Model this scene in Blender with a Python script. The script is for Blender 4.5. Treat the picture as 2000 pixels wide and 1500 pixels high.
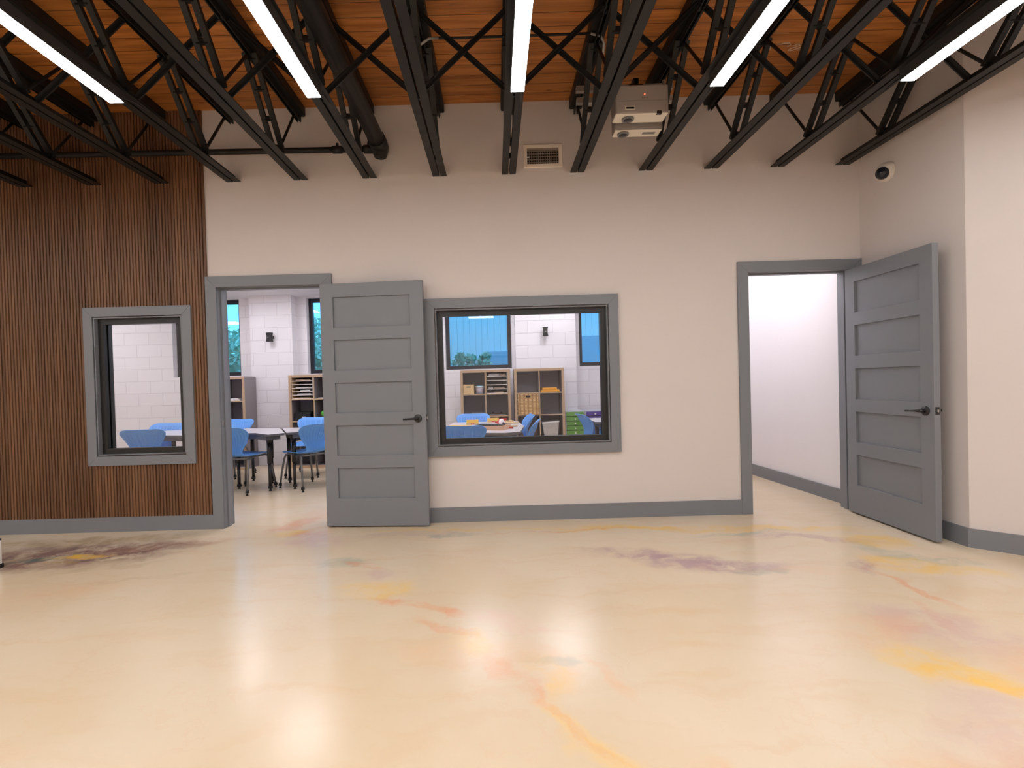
import bpy, bmesh, math, random
from mathutils import Vector, Matrix
random.seed(7)
sc = bpy.context.scene
COL = sc.collection
for o in list(bpy.data.objects):
    bpy.data.objects.remove(o)

# ------------------------------------------------------------------ camera
def make_camera():
    f, cx, cy = 996.37, 967.28, 761.21
    yaw, pitch, roll, D, H = 0.0002, -0.0147, -0.0280, 4.5145, 1.2301
    sy, cyw, sp, cp = math.sin(yaw), math.cos(yaw), math.sin(pitch), math.cos(pitch)
    w = Vector((-sy * cp, cyw * cp, sp)); r = Vector((cyw, sy, 0)); u = r.cross(w)
    cr, sr = math.cos(roll), math.sin(roll)
    r2 = r * cr + u * sr; u2 = -r * sr + u * cr
    cam = bpy.data.cameras.new('camera'); co = bpy.data.objects.new('camera', cam); COL.objects.link(co)
    cam.sensor_fit = 'HORIZONTAL'; cam.sensor_width = 36.0
    cam.lens = f / 2000 * 36.0
    cam.shift_x = (1000 - cx) / 2000; cam.shift_y = (cy - 750) / 2000
    cam.clip_start = 0.05
    m = Matrix((r2, u2, -w)).transposed().to_4x4(); m.translation = (0, -D, H)
    co.matrix_world = m
    sc.camera = co
make_camera()

# ------------------------------------------------------------------ world, exposure
sc.view_settings.view_transform = 'Standard'
sc.view_settings.look = 'None'
sc.view_settings.gamma = 1.0
sc.view_settings.use_curve_mapping = False
sc.view_settings.exposure = 0.0
world = bpy.data.worlds.new('world'); sc.world = world; world.use_nodes = True
bg = world.node_tree.nodes['Background']
bg.inputs['Color'].default_value = (0.20, 0.62, 1.0, 1)
bg.inputs['Strength'].default_value = 2.3
STRIP_E = 25.0        # ceiling strips of the hall
PANEL_E = 13.5        # ceiling panels of the classroom
HALL_E = 13.0
STRIP_C = (1.0, 0.975, 0.955)
PANEL_C = (0.95, 0.93, 1.0)
try:
    sc.cycles.max_bounces = 10; sc.cycles.diffuse_bounces = 6; sc.cycles.transparent_max_bounces = 12
    sc.cycles.sample_clamp_indirect = 6.0
    sc.cycles.use_denoising = True
except Exception:
    pass

# ------------------------------------------------------------------ materials
MATS = {}
def srgb(r, g, b):
    c = lambda v: (v / 255 / 12.92) if v / 255 <= 0.04045 else ((v / 255 + 0.055) / 1.055) ** 2.4
    return (c(r), c(g), c(b), 1)
def mat(name, col=(0.5, 0.5, 0.5), rough=0.5, metal=0.0, spec=0.5, emit=None, es=0.0, noise=0.0, nscale=20.0, bump=0.0, alpha=None, trans=0.0):
    if name in MATS: return MATS[name]
    m = bpy.data.materials.new(name); m.use_nodes = True
    nt = m.node_tree; b = nt.nodes['Principled BSDF']
    b.inputs['Base Color'].default_value = tuple(col[:3]) + (1,)
    b.inputs['Roughness'].default_value = rough; b.inputs['Metallic'].default_value = metal
    b.inputs['Specular IOR Level'].default_value = spec
    if trans: b.inputs['Transmission Weight'].default_value = trans
    if emit:
        b.inputs['Emission Color'].default_value = tuple(emit[:3]) + (1,); b.inputs['Emission Strength'].default_value = es
    if noise or bump:
        g = nt.nodes.new('ShaderNodeTexCoord'); n = nt.nodes.new('ShaderNodeTexNoise')
        n.inputs['Scale'].default_value = nscale; n.inputs['Detail'].default_value = 4
        nt.links.new(g.outputs['Object'], n.inputs['Vector'])
        if noise:
            mx = nt.nodes.new('ShaderNodeMix'); mx.data_type = 'RGBA'
            mx.inputs['A'].default_value = tuple(c * (1 - noise) for c in col[:3]) + (1,)
            mx.inputs['B'].default_value = tuple(min(1, c * (1 + noise)) for c in col[:3]) + (1,)
            nt.links.new(n.outputs['Fac'], mx.inputs['Factor']); nt.links.new(mx.outputs['Result'], b.inputs['Base Color'])
        if bump:
            bp = nt.nodes.new('ShaderNodeBump'); bp.inputs['Strength'].default_value = bump; bp.inputs['Distance'].default_value = 0.002
            nt.links.new(n.outputs['Fac'], bp.inputs['Height']); nt.links.new(bp.outputs['Normal'], b.inputs['Normal'])
    MATS[name] = m
    return m

PAINT = mat('beige_wall_paint', (0.665, 0.61, 0.585), 0.6, spec=0.25, noise=0.02, nscale=3, bump=0.05)
TRIM = mat('grey_trim_paint', (0.186, 0.198, 0.222), 0.42, noise=0.03, nscale=4)
WHITE_PAINT = mat('white_wall_paint', (0.80, 0.78, 0.80), 0.5, noise=0.015, nscale=3)
STEEL = mat('black_steel_paint', (0.012, 0.011, 0.0105), 0.5, spec=0.35, noise=0.25, nscale=30)
BLACK = mat('black_metal', (0.012, 0.011, 0.012), 0.38, noise=0.2, nscale=40)
BLACKFRAME = mat('black_window_frame', (0.014, 0.013, 0.013), 0.4, noise=0.2, nscale=20)
DARKCASE = mat('black_fixture_housing', (0.035, 0.035, 0.036), 0.4, noise=0.1, nscale=20)
CHROME = mat('brushed_nickel', (0.6, 0.58, 0.55), 0.3, metal=1.0, noise=0.05)
GALV = mat('galvanised_steel', (0.42, 0.40, 0.37), 0.45, metal=0.6, noise=0.15, nscale=30)
BLUE = mat('blue_chair_plastic', (0.115, 0.345, 0.83), 0.38, noise=0.04, nscale=6)
GREYLEG = mat('grey_metal_leg', (0.16, 0.155, 0.15), 0.35, metal=0.3, noise=0.06)
RUBBER = mat('black_rubber', (0.01, 0.01, 0.01), 0.6, noise=0.2)
TABTOP = mat('pale_grey_laminate', (0.60, 0.57, 0.60), 0.3, noise=0.03, nscale=15)
TABEDGE = mat('dark_grey_edge', (0.10, 0.10, 0.11), 0.5, noise=0.1)
SHELFGREY = mat('grey_shelf_board', (0.25, 0.22, 0.225), 0.5, noise=0.06, nscale=8)
SHELFBACK = mat('dark_grey_back_board', (0.30, 0.275, 0.295), 0.55, noise=0.08, nscale=5)
OAK = mat('light_oak_edge', (0.50, 0.345, 0.215), 0.45, noise=0.08, nscale=14)
PINE = mat('pale_pine_wood', (0.70, 0.49, 0.25), 0.5, noise=0.08, nscale=12)
PAPER = mat('white_paper', (0.72, 0.70, 0.70), 0.7, noise=0.03)
BROWNPAPER = mat('brown_paper', (0.30, 0.20, 0.14), 0.7, noise=0.1)
GREYPAPER = mat('grey_paper', (0.40, 0.37, 0.37), 0.7, noise=0.1)
ORANGE = mat('orange_folder', (0.90, 0.40, 0.03), 0.5, noise=0.06)
GREEN = mat('green_drawer_plastic', (0.13, 0.34, 0.06), 0.4, noise=0.04)
AMBER = mat('amber_drawer_plastic', (0.62, 0.27, 0.02), 0.4, noise=0.04)
PURPLE = mat('purple_drawer_plastic', (0.10, 0.05, 0.33), 0.4, noise=0.04)
NAVY = mat('blue_drawer_plastic', (0.015, 0.13, 0.45), 0.4, noise=0.04)
WHITEPL = mat('white_plastic', (0.78, 0.76, 0.74), 0.35, noise=0.02)
CREAM = mat('cream_projector_plastic', (0.74, 0.68, 0.58), 0.45, noise=0.02)
LENS = mat('lens_glass', (0.01, 0.012, 0.02), 0.06, noise=0.1)
RED = mat('red_paint', (0.60, 0.03, 0.025), 0.4, noise=0.04)
PINK = mat('pink_plastic', (0.75, 0.05, 0.22), 0.4, noise=0.04)
LIME = mat('green_plastic', (0.10, 0.45, 0.07), 0.4, noise=0.04)
YELLOW = mat('yellow_card', (0.85, 0.55, 0.12), 0.6, noise=0.04)
AQUA = mat('aqua_lid_plastic', (0.05, 0.40, 0.62), 0.4, noise=0.04)
CLEARBIN = mat('cloudy_bin_plastic', (0.52, 0.45, 0.50), 0.3, noise=0.25, nscale=30)
PALEBIN = mat('pale_bin_plastic', (0.50, 0.47, 0.43), 0.35, noise=0.35, nscale=45)
INDICATOR = mat('red_indicator_lamp', (0.4, 0.02, 0.01), 0.4, emit=(1, 0.08, 0.03), es=6.0)
STRIP = mat('strip_light_diffuser', (0.9, 0.9, 0.9), 0.5, emit=STRIP_C, es=STRIP_E)
PANEL = mat('panel_light_diffuser', (0.9, 0.9, 0.9), 0.5, emit=PANEL_C, es=PANEL_E)
HPANEL = mat('corridor_light_diffuser', (0.9, 0.9, 0.9), 0.5, emit=(1.0, 0.96, 1.0), es=HALL_E)
CHALK = mat('white_chalk', (0.70, 0.60, 0.50), 0.9, noise=0.2)
SOIL = mat('outdoor_ground', (0.12, 0.13, 0.10), 0.9, noise=0.3, nscale=3)

def nodes_of(name):
    m = bpy.data.materials.new(name); m.use_nodes = True
    nt = m.node_tree
    return m, nt, nt.nodes['Principled BSDF'], nt.nodes.new, nt.links.new

def glass_mat(name, tint, gloss):
    m = bpy.data.materials.new(name); m.use_nodes = True; nt = m.node_tree
    for n in list(nt.nodes):
        if n.type != 'OUTPUT_MATERIAL': nt.nodes.remove(n)
    out = [n for n in nt.nodes if n.type == 'OUTPUT_MATERIAL'][0]
    t = nt.nodes.new('ShaderNodeBsdfTransparent'); t.inputs['Color'].default_value = tuple(tint) + (1,)
    g = nt.nodes.new('ShaderNodeBsdfGlossy'); g.inputs['Roughness'].default_value = 0.0
    fr = nt.nodes.new('ShaderNodeFresnel'); fr.inputs['IOR'].default_value = 1.45
    mu = nt.nodes.new('ShaderNodeMath'); mu.operation = 'MULTIPLY'; mu.inputs[1].default_value = gloss
    mx = nt.nodes.new('ShaderNodeMixShader')
    nt.links.new(fr.outputs['Fac'], mu.inputs[0]); nt.links.new(mu.outputs[0], mx.inputs[0])
    nt.links.new(t.outputs[0], mx.inputs[1]); nt.links.new(g.outputs[0], mx.inputs[2]); nt.links.new(mx.outputs[0], out.inputs['Surface'])
    return m
GLASS = glass_mat('clear_window_glass', (0.97, 0.98, 0.98), 1.0)
EXTGLASS = glass_mat('outer_window_glass', (0.80, 0.93, 1.0), 1.6)

def floor_mat():
    m, nt, b, N, L = nodes_of('stained_glossy_concrete')
    g = N('ShaderNodeNewGeometry')
    # domain warp so that every stain gets a ragged, flowing edge
    w1 = N('ShaderNodeTexNoise'); w1.inputs['Scale'].default_value = 2.2; w1.inputs['Detail'].default_value = 6; w1.inputs['Roughness'].default_value = 0.62
    L(g.outputs['Position'], w1.inputs['Vector'])
    sub = N('ShaderNodeVectorMath'); sub.operation = 'SUBTRACT'; sub.inputs[1].default_value = (0.5, 0.5, 0.5); L(w1.outputs['Color'], sub.inputs[0])
    scl = N('ShaderNodeVectorMath'); scl.operation = 'SCALE'; scl.inputs['Scale'].default_value = 0.45; L(sub.outputs[0], scl.inputs[0])
    add = N('ShaderNodeVectorMath'); add.operation = 'ADD'; L(g.outputs['Position'], add.inputs[0]); L(scl.outputs[0], add.inputs[1])
    flat = N('ShaderNodeVectorMath'); flat.operation = 'MULTIPLY'; flat.inputs[1].default_value = (1, 1, 0); L(add.outputs[0], flat.inputs[0])
    P = flat.outputs[0]
    # cream ground with warm clouds and brushy streaks
    n2 = N('ShaderNodeTexNoise'); n2.inputs['Scale'].default_value = 0.9; n2.inputs['Detail'].default_value = 5; L(P, n2.inputs['Vector'])
    cr = N('ShaderNodeValToRGB'); e = cr.color_ramp.elements
    e[0].position = 0.30; e[0].color = (0.69, 0.545, 0.365, 1); e[1].position = 0.72; e[1].color = (0.76, 0.655, 0.505, 1)
    L(n2.outputs['Fac'], cr.inputs['Fac'])
    mp = N('ShaderNodeMapping'); mp.inputs['Rotation'].default_value = (0, 0, math.radians(-25)); mp.inputs['Scale'].default_value = (1.2, 7, 1); L(P, mp.inputs['Vector'])
    n3 = N('ShaderNodeTexNoise'); n3.inputs['Scale'].default_value = 1.2; n3.inputs['Detail'].default_value = 6; L(mp.outputs[0], n3.inputs['Vector'])
    mr = N('ShaderNodeMapRange'); mr.inputs['From Min'].default_value = 0.52; mr.inputs['From Max'].default_value = 0.75; mr.inputs['To Max'].default_value = 0.3; L(n3.outputs['Fac'], mr.inputs['Value'])
    mx = N('ShaderNodeMix'); mx.data_type = 'RGBA'; mx.inputs['B'].default_value = (0.66, 0.42, 0.22, 1); L(mr.outputs[0], mx.inputs['Factor']); L(cr.outputs['Color'], mx.inputs['A'])
    cur = mx.outputs['Result']
    wash = N('ShaderNodeTexNoise'); wash.inputs['Scale'].default_value = 5.0; wash.inputs['Detail'].default_value = 5; wash.inputs['Roughness'].default_value = 0.65; L(P, wash.inputs['Vector'])
    wr = N('ShaderNodeMapRange'); wr.inputs['From Min'].default_value = 0.30; wr.inputs['From Max'].default_value = 0.58; L(wash.outputs['Fac'], wr.inputs['Value'])
    PUR = (0.40, 0.25, 0.31); LIL = (0.60, 0.40, 0.40); YEL = (0.92, 0.55, 0.06); TEA = (0.22, 0.36, 0.33); CORAL = (0.80, 0.25, 0.10); PEACH = (0.80, 0.46, 0.26); DPUR = (0.16, 0.075, 0.085); OLIVE = (0.32, 0.21, 0.08); PINKC = (0.82, 0.42, 0.36)
    blobs = [  # x, y, rx, ry, degrees, colour, strength
        (-3.30, -0.64, 0.95, 0.36, 10, DPUR, 1.2), (-2.85, -0.50, 0.55, 0.13, 10, DPUR, 0.9), (-3.40, -0.26, 1.0, 0.13, 6, OLIVE, 0.8), (-3.5, -0.42, .5, .06, 4, DPUR, .5),
        (-3.42, -0.70, 0.22, 0.075, 8, (0.06, 0.15, 0.15), 1.2), (-3.17, -0.665, 0.26, 0.06, 8, YEL, 1.2), (-3.22, -0.80, .2, .04, 5, (.45, .3, .05), .6), (-2.6, -0.42, 0.6, 0.12, 10, (0.50, 0.26, 0.16), 0.5), (-2.85, -0.95, .5, .06, 18, OLIVE, .3), (-2.4, -1.15, .35, .04, 14, OLIVE, .3),
        (-1.85, 0.05, 0.28, 0.16, 60, (0.72, 0.24, 0.16), 0.55), (-1.75, -0.18, 0.16, 0.12, 10, YEL, 0.6), (-1.60, -0.22, .2, .14, 0, CORAL, .4), (-1.5, -0.42, 0.32, 0.20, -30, LIL, 0.65), (-1.68, .5, .25, .4, 0, PEACH, .4),
        (-1.05, -0.98, 0.22, 0.12, -30, TEA, 0.55), (-0.95, -1.06, 0.20, 0.045, -35, CORAL, 0.65), (-0.80, -1.22, .15, .08, -20, LIL, .6), (-0.72, -1.45, 0.26, 0.13, -10, YEL, 0.62), (-0.46, -1.70, 0.34, 0.05, -28, CORAL, 0.75), (-0.30, -1.95, 0.20, 0.05, -30, CORAL, 0.5), (-0.15, -2.1, .15, .1, -60, YEL, .4),
        (-0.15, -0.25, 1.0, 0.05, -3, YEL, 0.5), (-0.75, -0.33, 0.55, 0.09, 0, PUR, 0.35), (-0.4, -0.36, .3, .05, 0, TEA, .45), (1.0, -0.34, 0.55, 0.07, 0, YEL, 0.6), (0.6, -0.36, .8, .02, 0, CORAL, .45), (1.8, -0.42, 1.3, 0.10, -8, YEL, 0.62), (1.9, -0.56, 0.45, 0.05, 0, TEA, 0.5),
        (0.95, -0.92, 0.38, 0.14, -18, PUR, 0.85), (1.28, -1.13, 0.36, 0.21, -22, PUR, 0.9), (1.50, -1.20, 0.34, 0.13, -12, PUR, 0.8), (1.65, -1.32, 0.16, 0.07, -10, TEA, 0.55), (1.9, -1.32, .4, .06, -6, PEACH, .4),
        (2.35, -0.74, 0.55, 0.07, -14, PUR, 0.6), (2.75, -0.80, 0.24, 0.16, 0, YEL, 0.75), (2.62, -1.05, 0.12, 0.24, 10, TEA, 0.5), (2.55, -1.30, 0.20, 0.20, 0, YEL, 0.8), (2.32, -1.33, 0.16, 0.11, 0, PUR, 0.65), (2.85, -1.28, 0.26, 0.08, -10, TEA, 0.65), (2.8, -1.4, .25, .12, -30, YEL, .6),
        (2.35, -1.65, 0.045, 0.32, 10, CORAL, 0.55), (2.15, -1.95, 0.05, 0.25, -12, CORAL, 0.35), (2.10, -2.12, 0.40, 0.26, -35, LIL, 0.75), (1.78, -2.1, .3, .15, 10, PEACH, .5), (1.82, -2.40, 0.26, 0.14, -50, YEL, 0.95), (1.98, -2.66, 0.24, 0.05, -55, YEL, 0.85), (1.75, -2.85, 0.32, 0.34, -50, LIL, 0.6), (2.2, -2.5, .2, .25, -40, PEACH, .6),
        (0.10, -2.30, 0.16, 0.30, 30, PEACH, 0.45), (0.02, -2.40, .06, .25, 25, CORAL, .4), (0.17, -2.42, 0.07, 0.22, 20, YEL, 0.4), (0.20, -2.32, 0.14, 0.06, -20, TEA, 0.4), (0.27, -2.85, 0.07, 0.32, 28, YEL, 0.5), (0.20, -2.70, 0.03, 0.35, 28, CORAL, 0.3), (0.42, -2.45, .05, .2, 25, PEACH, .55), (0.62, -2.95, .08, .12, 20, PEACH, .5),
        (-0.30, -2.20, 0.25, 0.12, -20, PEACH, 0.45), (0.05, -1.9, .3, .1, -30, PINKC, .35), (-1.9, -2.9, .3, .12, 20, PEACH, .35), (1.2, -3.0, .6, .12, 10, PEACH, .4), (-2.9, -1.4, .7, .2, 15, PEACH, .3),
    ]
    for (x, y, rx, ry, a, c, s) in blobs:
        q = N('ShaderNodeMapping'); q.vector_type = 'TEXTURE'
        q.inputs['Location'].default_value = (x, y, 0); q.inputs['Rotation'].default_value = (0, 0, math.radians(a)); q.inputs['Scale'].default_value = (rx, ry, 1)
        L(P, q.inputs['Vector'])
        ln = N('ShaderNodeVectorMath'); ln.operation = 'LENGTH'; L(q.outputs[0], ln.inputs[0])
        rm = N('ShaderNodeMapRange'); rm.interpolation_type = 'SMOOTHSTEP'; rm.inputs['From Min'].default_value = 1.2; rm.inputs['From Max'].default_value = 0.45; rm.inputs['To Max'].default_value = s * 0.7
        L(ln.outputs['Value'], rm.inputs['Value'])
        mu = N('ShaderNodeMath'); mu.operation = 'MULTIPLY'; L(rm.outputs[0], mu.inputs[0]); L(wr.outputs[0], mu.inputs[1])
        mm = N('ShaderNodeMix'); mm.data_type = 'RGBA'; mm.inputs['B'].default_value = c + (1,)
        L(mu.outputs[0], mm.inputs['Factor']); L(cur, mm.inputs['A']); cur = mm.outputs['Result']
    # thin veins
    vn = N('ShaderNodeTexNoise'); vn.inputs['Scale'].default_value = 0.8; vn.inputs['Detail'].default_value = 7; vn.inputs['Roughness'].default_value = 0.6; L(P, vn.inputs['Vector'])
    vs = N('ShaderNodeMath'); vs.operation = 'SUBTRACT'; vs.inputs[1].default_value = 0.5; L(vn.outputs['Fac'], vs.inputs[0])
    va = N('ShaderNodeMath'); va.operation = 'ABSOLUTE'; L(vs.outputs[0], va.inputs[0])
    vr = N('ShaderNodeMapRange'); vr.inputs['From Min'].default_value = 0.006; vr.inputs['From Max'].default_value = 0.0; vr.inputs['To Max'].default_value = 0.09; L(va.outputs[0], vr.inputs['Value'])
    vm = N('ShaderNodeMix'); vm.data_type = 'RGBA'; vm.inputs['B'].default_value = (0.72, 0.34, 0.18, 1); L(vr.outputs[0], vm.inputs['Factor']); L(cur, vm.inputs['A'])
    L(vm.outputs['Result'], b.inputs['Base Color'])
    b.inputs['Roughness'].default_value = 0.16; b.inputs['IOR'].default_value = 1.5
    rr = N('ShaderNodeMapRange'); rr.inputs['To Min'].default_value = 0.19; rr.inputs['To Max'].default_value = 0.25; L(n2.outputs['Fac'], rr.inputs['Value']); L(rr.outputs[0], b.inputs['Roughness'])
    return m
FLOOR = floor_mat()

def plank_mat():
    m, nt, b, N, L = nodes_of('orange_plank_deck')
    g = N('ShaderNodeNewGeometry'); sp = N('ShaderNodeSeparateXYZ'); L(g.outputs['Position'], sp.inputs[0])
    d = N('ShaderNodeMath'); d.operation = 'DIVIDE'; d.inputs[1].default_value = 0.135; L(sp.outputs['Y'], d.inputs[0])
    fl = N('ShaderNodeMath'); fl.operation = 'FLOOR'; L(d.outputs[0], fl.inputs[0])
    fr = N('ShaderNodeMath'); fr.operation = 'FRACT'; L(d.outputs[0], fr.inputs[0])
    wn = N('ShaderNodeTexWhiteNoise'); wn.noise_dimensions = '1D'; L(fl.outputs[0], wn.inputs['W'])
    # butt joints: shift each row
    mp = N('ShaderNodeCombineXYZ'); sx = N('ShaderNodeMath'); sx.operation = 'MULTIPLY_ADD'; sx.inputs[1].default_value = 7.0; L(wn.outputs['Value'], sx.inputs[0]); L(sp.outputs['X'], sx.inputs[2])
    L(sx.outputs[0], mp.inputs['X']); ys = N('ShaderNodeMath'); ys.operation = 'MULTIPLY'; ys.inputs[1].default_value = 14.0; L(sp.outputs['Y'], ys.inputs[0]); L(ys.outputs[0], mp.inputs['Y']); L(fl.outputs[0], mp.inputs['Z'])
    gr = N('ShaderNodeTexNoise'); gr.inputs['Scale'].default_value = 1.6; gr.inputs['Detail'].default_value = 7; gr.inputs['Distortion'].default_value = 0.6; L(mp.outputs[0], gr.inputs['Vector'])
    cr = N('ShaderNodeValToRGB'); e = cr.color_ramp.elements
    e[0].position = 0.32; e[0].color = (0.37, 0.115, 0.020, 1); e[1].position = 0.70; e[1].color = (0.69, 0.26, 0.058, 1)
    L(gr.outputs['Fac'], cr.inputs['Fac'])
    tn = N('ShaderNodeMapRange'); tn.inputs['To Min'].default_value = 0.70; tn.inputs['To Max'].default_value = 1.18; L(wn.outputs['Value'], tn.inputs['Value'])
    mul = N('ShaderNodeVectorMath'); mul.operation = 'SCALE'; L(cr.outputs['Color'], mul.inputs[0]); L(tn.outputs[0], mul.inputs['Scale'])
    # knots
    kx = N('ShaderNodeMapping'); kx.inputs['Scale'].default_value = (2.2, 5.0, 1); L(g.outputs['Position'], kx.inputs['Vector'])
    vo = N('ShaderNodeTexVoronoi'); vo.inputs['Scale'].default_value = 1.1; L(kx.outputs[0], vo.inputs['Vector'])
    kr = N('ShaderNodeMapRange'); kr.inputs['From Min'].default_value = 0.09; kr.inputs['From Max'].default_value = 0.03; kr.inputs['To Max'].default_value = 0.75; L(vo.outputs['Distance'], kr.inputs['Value'])
    km = N('ShaderNodeMix'); km.data_type = 'RGBA'; km.inputs['B'].default_value = (0.10, 0.03, 0.01, 1); L(kr.outputs[0], km.inputs['Factor']); L(mul.outputs[0], km.inputs['A'])
    # grooves
    gs = N('ShaderNodeMath'); gs.operation = 'LESS_THAN'; gs.inputs[1].default_value = 0.045; L(fr.outputs[0], gs.inputs[0])
    gm = N('ShaderNodeMix'); gm.data_type = 'RGBA'; gm.inputs['B'].default_value = (0.09, 0.028, 0.008, 1); L(gs.outputs[0], gm.inputs['Factor']); L(km.outputs['Result'], gm.inputs['A'])
    L(gm.outputs['Result'], b.inputs['Base Color']); b.inputs['Roughness'].default_value = 0.45
    bp = N('ShaderNodeBump'); bp.inputs['Distance'].default_value = 0.004; bp.inputs['Strength'].default_value = 0.6; bp.invert = True; L(gs.outputs[0], bp.inputs['Height']); L(bp.outputs['Normal'], b.inputs['Normal'])
    return m
PLANK = plank_mat()

def slat_mat():
    m, nt, b, N, L = nodes_of('walnut_slat_wood')
    g = N('ShaderNodeNewGeometry'); sp = N('ShaderNodeSeparateXYZ'); L(g.outputs['Position'], sp.inputs[0])
    def cell(width, seed):
        d = N('ShaderNodeMath'); d.operation = 'DIVIDE'; d.inputs[1].default_value = width; L(sp.outputs['X'], d.inputs[0])
        f = N('ShaderNodeMath'); f.operation = 'FLOOR'; L(d.outputs[0], f.inputs[0])
        a = N('ShaderNodeMath'); a.operation = 'ADD'; a.inputs[1].default_value = seed; L(f.outputs[0], a.inputs[0])
        w = N('ShaderNodeTexWhiteNoise'); w.noise_dimensions = '1D'; L(a.outputs[0], w.inputs['W']); return w.outputs['Value']
    c1 = cell(0.027, 3.3); c2 = cell(0.108, 11.7)
    mp = N('ShaderNodeMapping'); mp.inputs['Scale'].default_value = (38, 1, 0.7); L(g.outputs['Position'], mp.inputs['Vector'])
    gr = N('ShaderNodeTexNoise'); gr.inputs['Scale'].default_value = 2.4; gr.inputs['Detail'].default_value = 6; L(mp.outputs[0], gr.inputs['Vector'])
    s = N('ShaderNodeMath'); s.operation = 'MULTIPLY_ADD'; s.inputs[1].default_value = 0.22; L(c1, s.inputs[0])
    s2 = N('ShaderNodeMath'); s2.operation = 'MULTIPLY_ADD'; s2.inputs[1].default_value = 0.26; L(c2, s2.inputs[0]); L(gr.outputs['Fac'], s2.inputs[2]); L(s2.outputs[0], s.inputs[2])
    cr = N('ShaderNodeValToRGB'); e = cr.color_ramp.elements
    e[0].position = 0.40; e[0].color = (0.080, 0.034, 0.0145, 1); e[1].position = 1.0; e[1].color = (0.215, 0.104, 0.050, 1)
    L(s.outputs[0], cr.inputs['Fac']); L(cr.outputs['Color'], b.inputs['Base Color']); b.inputs['Roughness'].default_value = 0.45
    return m
SLAT = slat_mat()

def block_mat():
    m, nt, b, N, L = nodes_of('white_painted_block')
    g = N('ShaderNodeNewGeometry'); sp = N('ShaderNodeSeparateXYZ'); L(g.outputs['Position'], sp.inputs[0])
    ad = N('ShaderNodeMath'); ad.operation = 'ADD'; L(sp.outputs['X'], ad.inputs[0]); L(sp.outputs['Y'], ad.inputs[1])
    cb = N('ShaderNodeCombineXYZ'); L(ad.outputs[0], cb.inputs['X']); L(sp.outputs['Z'], cb.inputs['Y'])
    br = N('ShaderNodeTexBrick'); br.inputs['Scale'].default_value = 1.0; br.inputs['Brick Width'].default_value = 0.40; br.inputs['Row Height'].default_value = 0.20
    br.inputs['Mortar Size'].default_value = 0.006; br.inputs['Mortar Smooth'].default_value = 0.4
    br.inputs['Color1'].default_value = (0.79, 0.76, 0.78, 1); br.inputs['Color2'].default_value = (0.82, 0.79, 0.81, 1); br.inputs['Mortar'].default_value = (0.72, 0.69, 0.71, 1)
    L(cb.outputs[0], br.inputs['Vector']); L(br.outputs['Color'], b.inputs['Base Color']); b.inputs['Roughness'].default_value = 0.5
    bp = N('ShaderNodeBump'); bp.invert = True; bp.inputs['Distance'].default_value = 0.006; bp.inputs['Strength'].default_value = 0.6; L(br.outputs['Fac'], bp.inputs['Height']); L(bp.outputs['Normal'], b.inputs['Normal'])
    return m
BLOCK = block_mat()

def siding_mat():
    m, nt, b, N, L = nodes_of('pale_vertical_siding')
    g = N('ShaderNodeNewGeometry'); sp = N('ShaderNodeSeparateXYZ'); L(g.outputs['Position'], sp.inputs[0])
    d = N('ShaderNodeMath'); d.operation = 'DIVIDE'; d.inputs[1].default_value = 0.15; L(sp.outputs['X'], d.inputs[0])
    fr = N('ShaderNodeMath'); fr.operation = 'FRACT'; L(d.outputs[0], fr.inputs[0])
    lt = N('ShaderNodeMath'); lt.operation = 'LESS_THAN'; lt.inputs[1].default_value = 0.07; L(fr.outputs[0], lt.inputs[0])
    mx = N('ShaderNodeMix'); mx.data_type = 'RGBA'; mx.inputs['A'].default_value = (0.78, 0.78, 0.80, 1); mx.inputs['B'].default_value = (0.52, 0.54, 0.56, 1); L(lt.outputs[0], mx.inputs['Factor'])
    L(mx.outputs['Result'], b.inputs['Base Color']); b.inputs['Roughness'].default_value = 0.6
    return m
SIDING = siding_mat()

def leaf_mat(name, c1, c2):
    m, nt, b, N, L = nodes_of(name)
    g = N('ShaderNodeNewGeometry'); n = N('ShaderNodeTexNoise'); n.inputs['Scale'].default_value = 9; n.inputs['Detail'].default_value = 4; L(g.outputs['Position'], n.inputs['Vector'])
    mx = N('ShaderNodeMix'); mx.data_type = 'RGBA'; mx.inputs['A'].default_value = c1 + (1,); mx.inputs['B'].default_value = c2 + (1,); L(n.outputs['Fac'], mx.inputs['Factor']); L(mx.outputs['Result'], b.inputs['Base Color'])
    b.inputs['Roughness'].default_value = 0.6
    return m
LEAF = leaf_mat('green_hedge_leaves', (0.12, 0.42, 0.25), (0.85, 0.95, 0.78))
SHRUB = leaf_mat('green_shrub_leaves', (0.03, 0.20, 0.12), (0.40, 0.70, 0.50))

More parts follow.
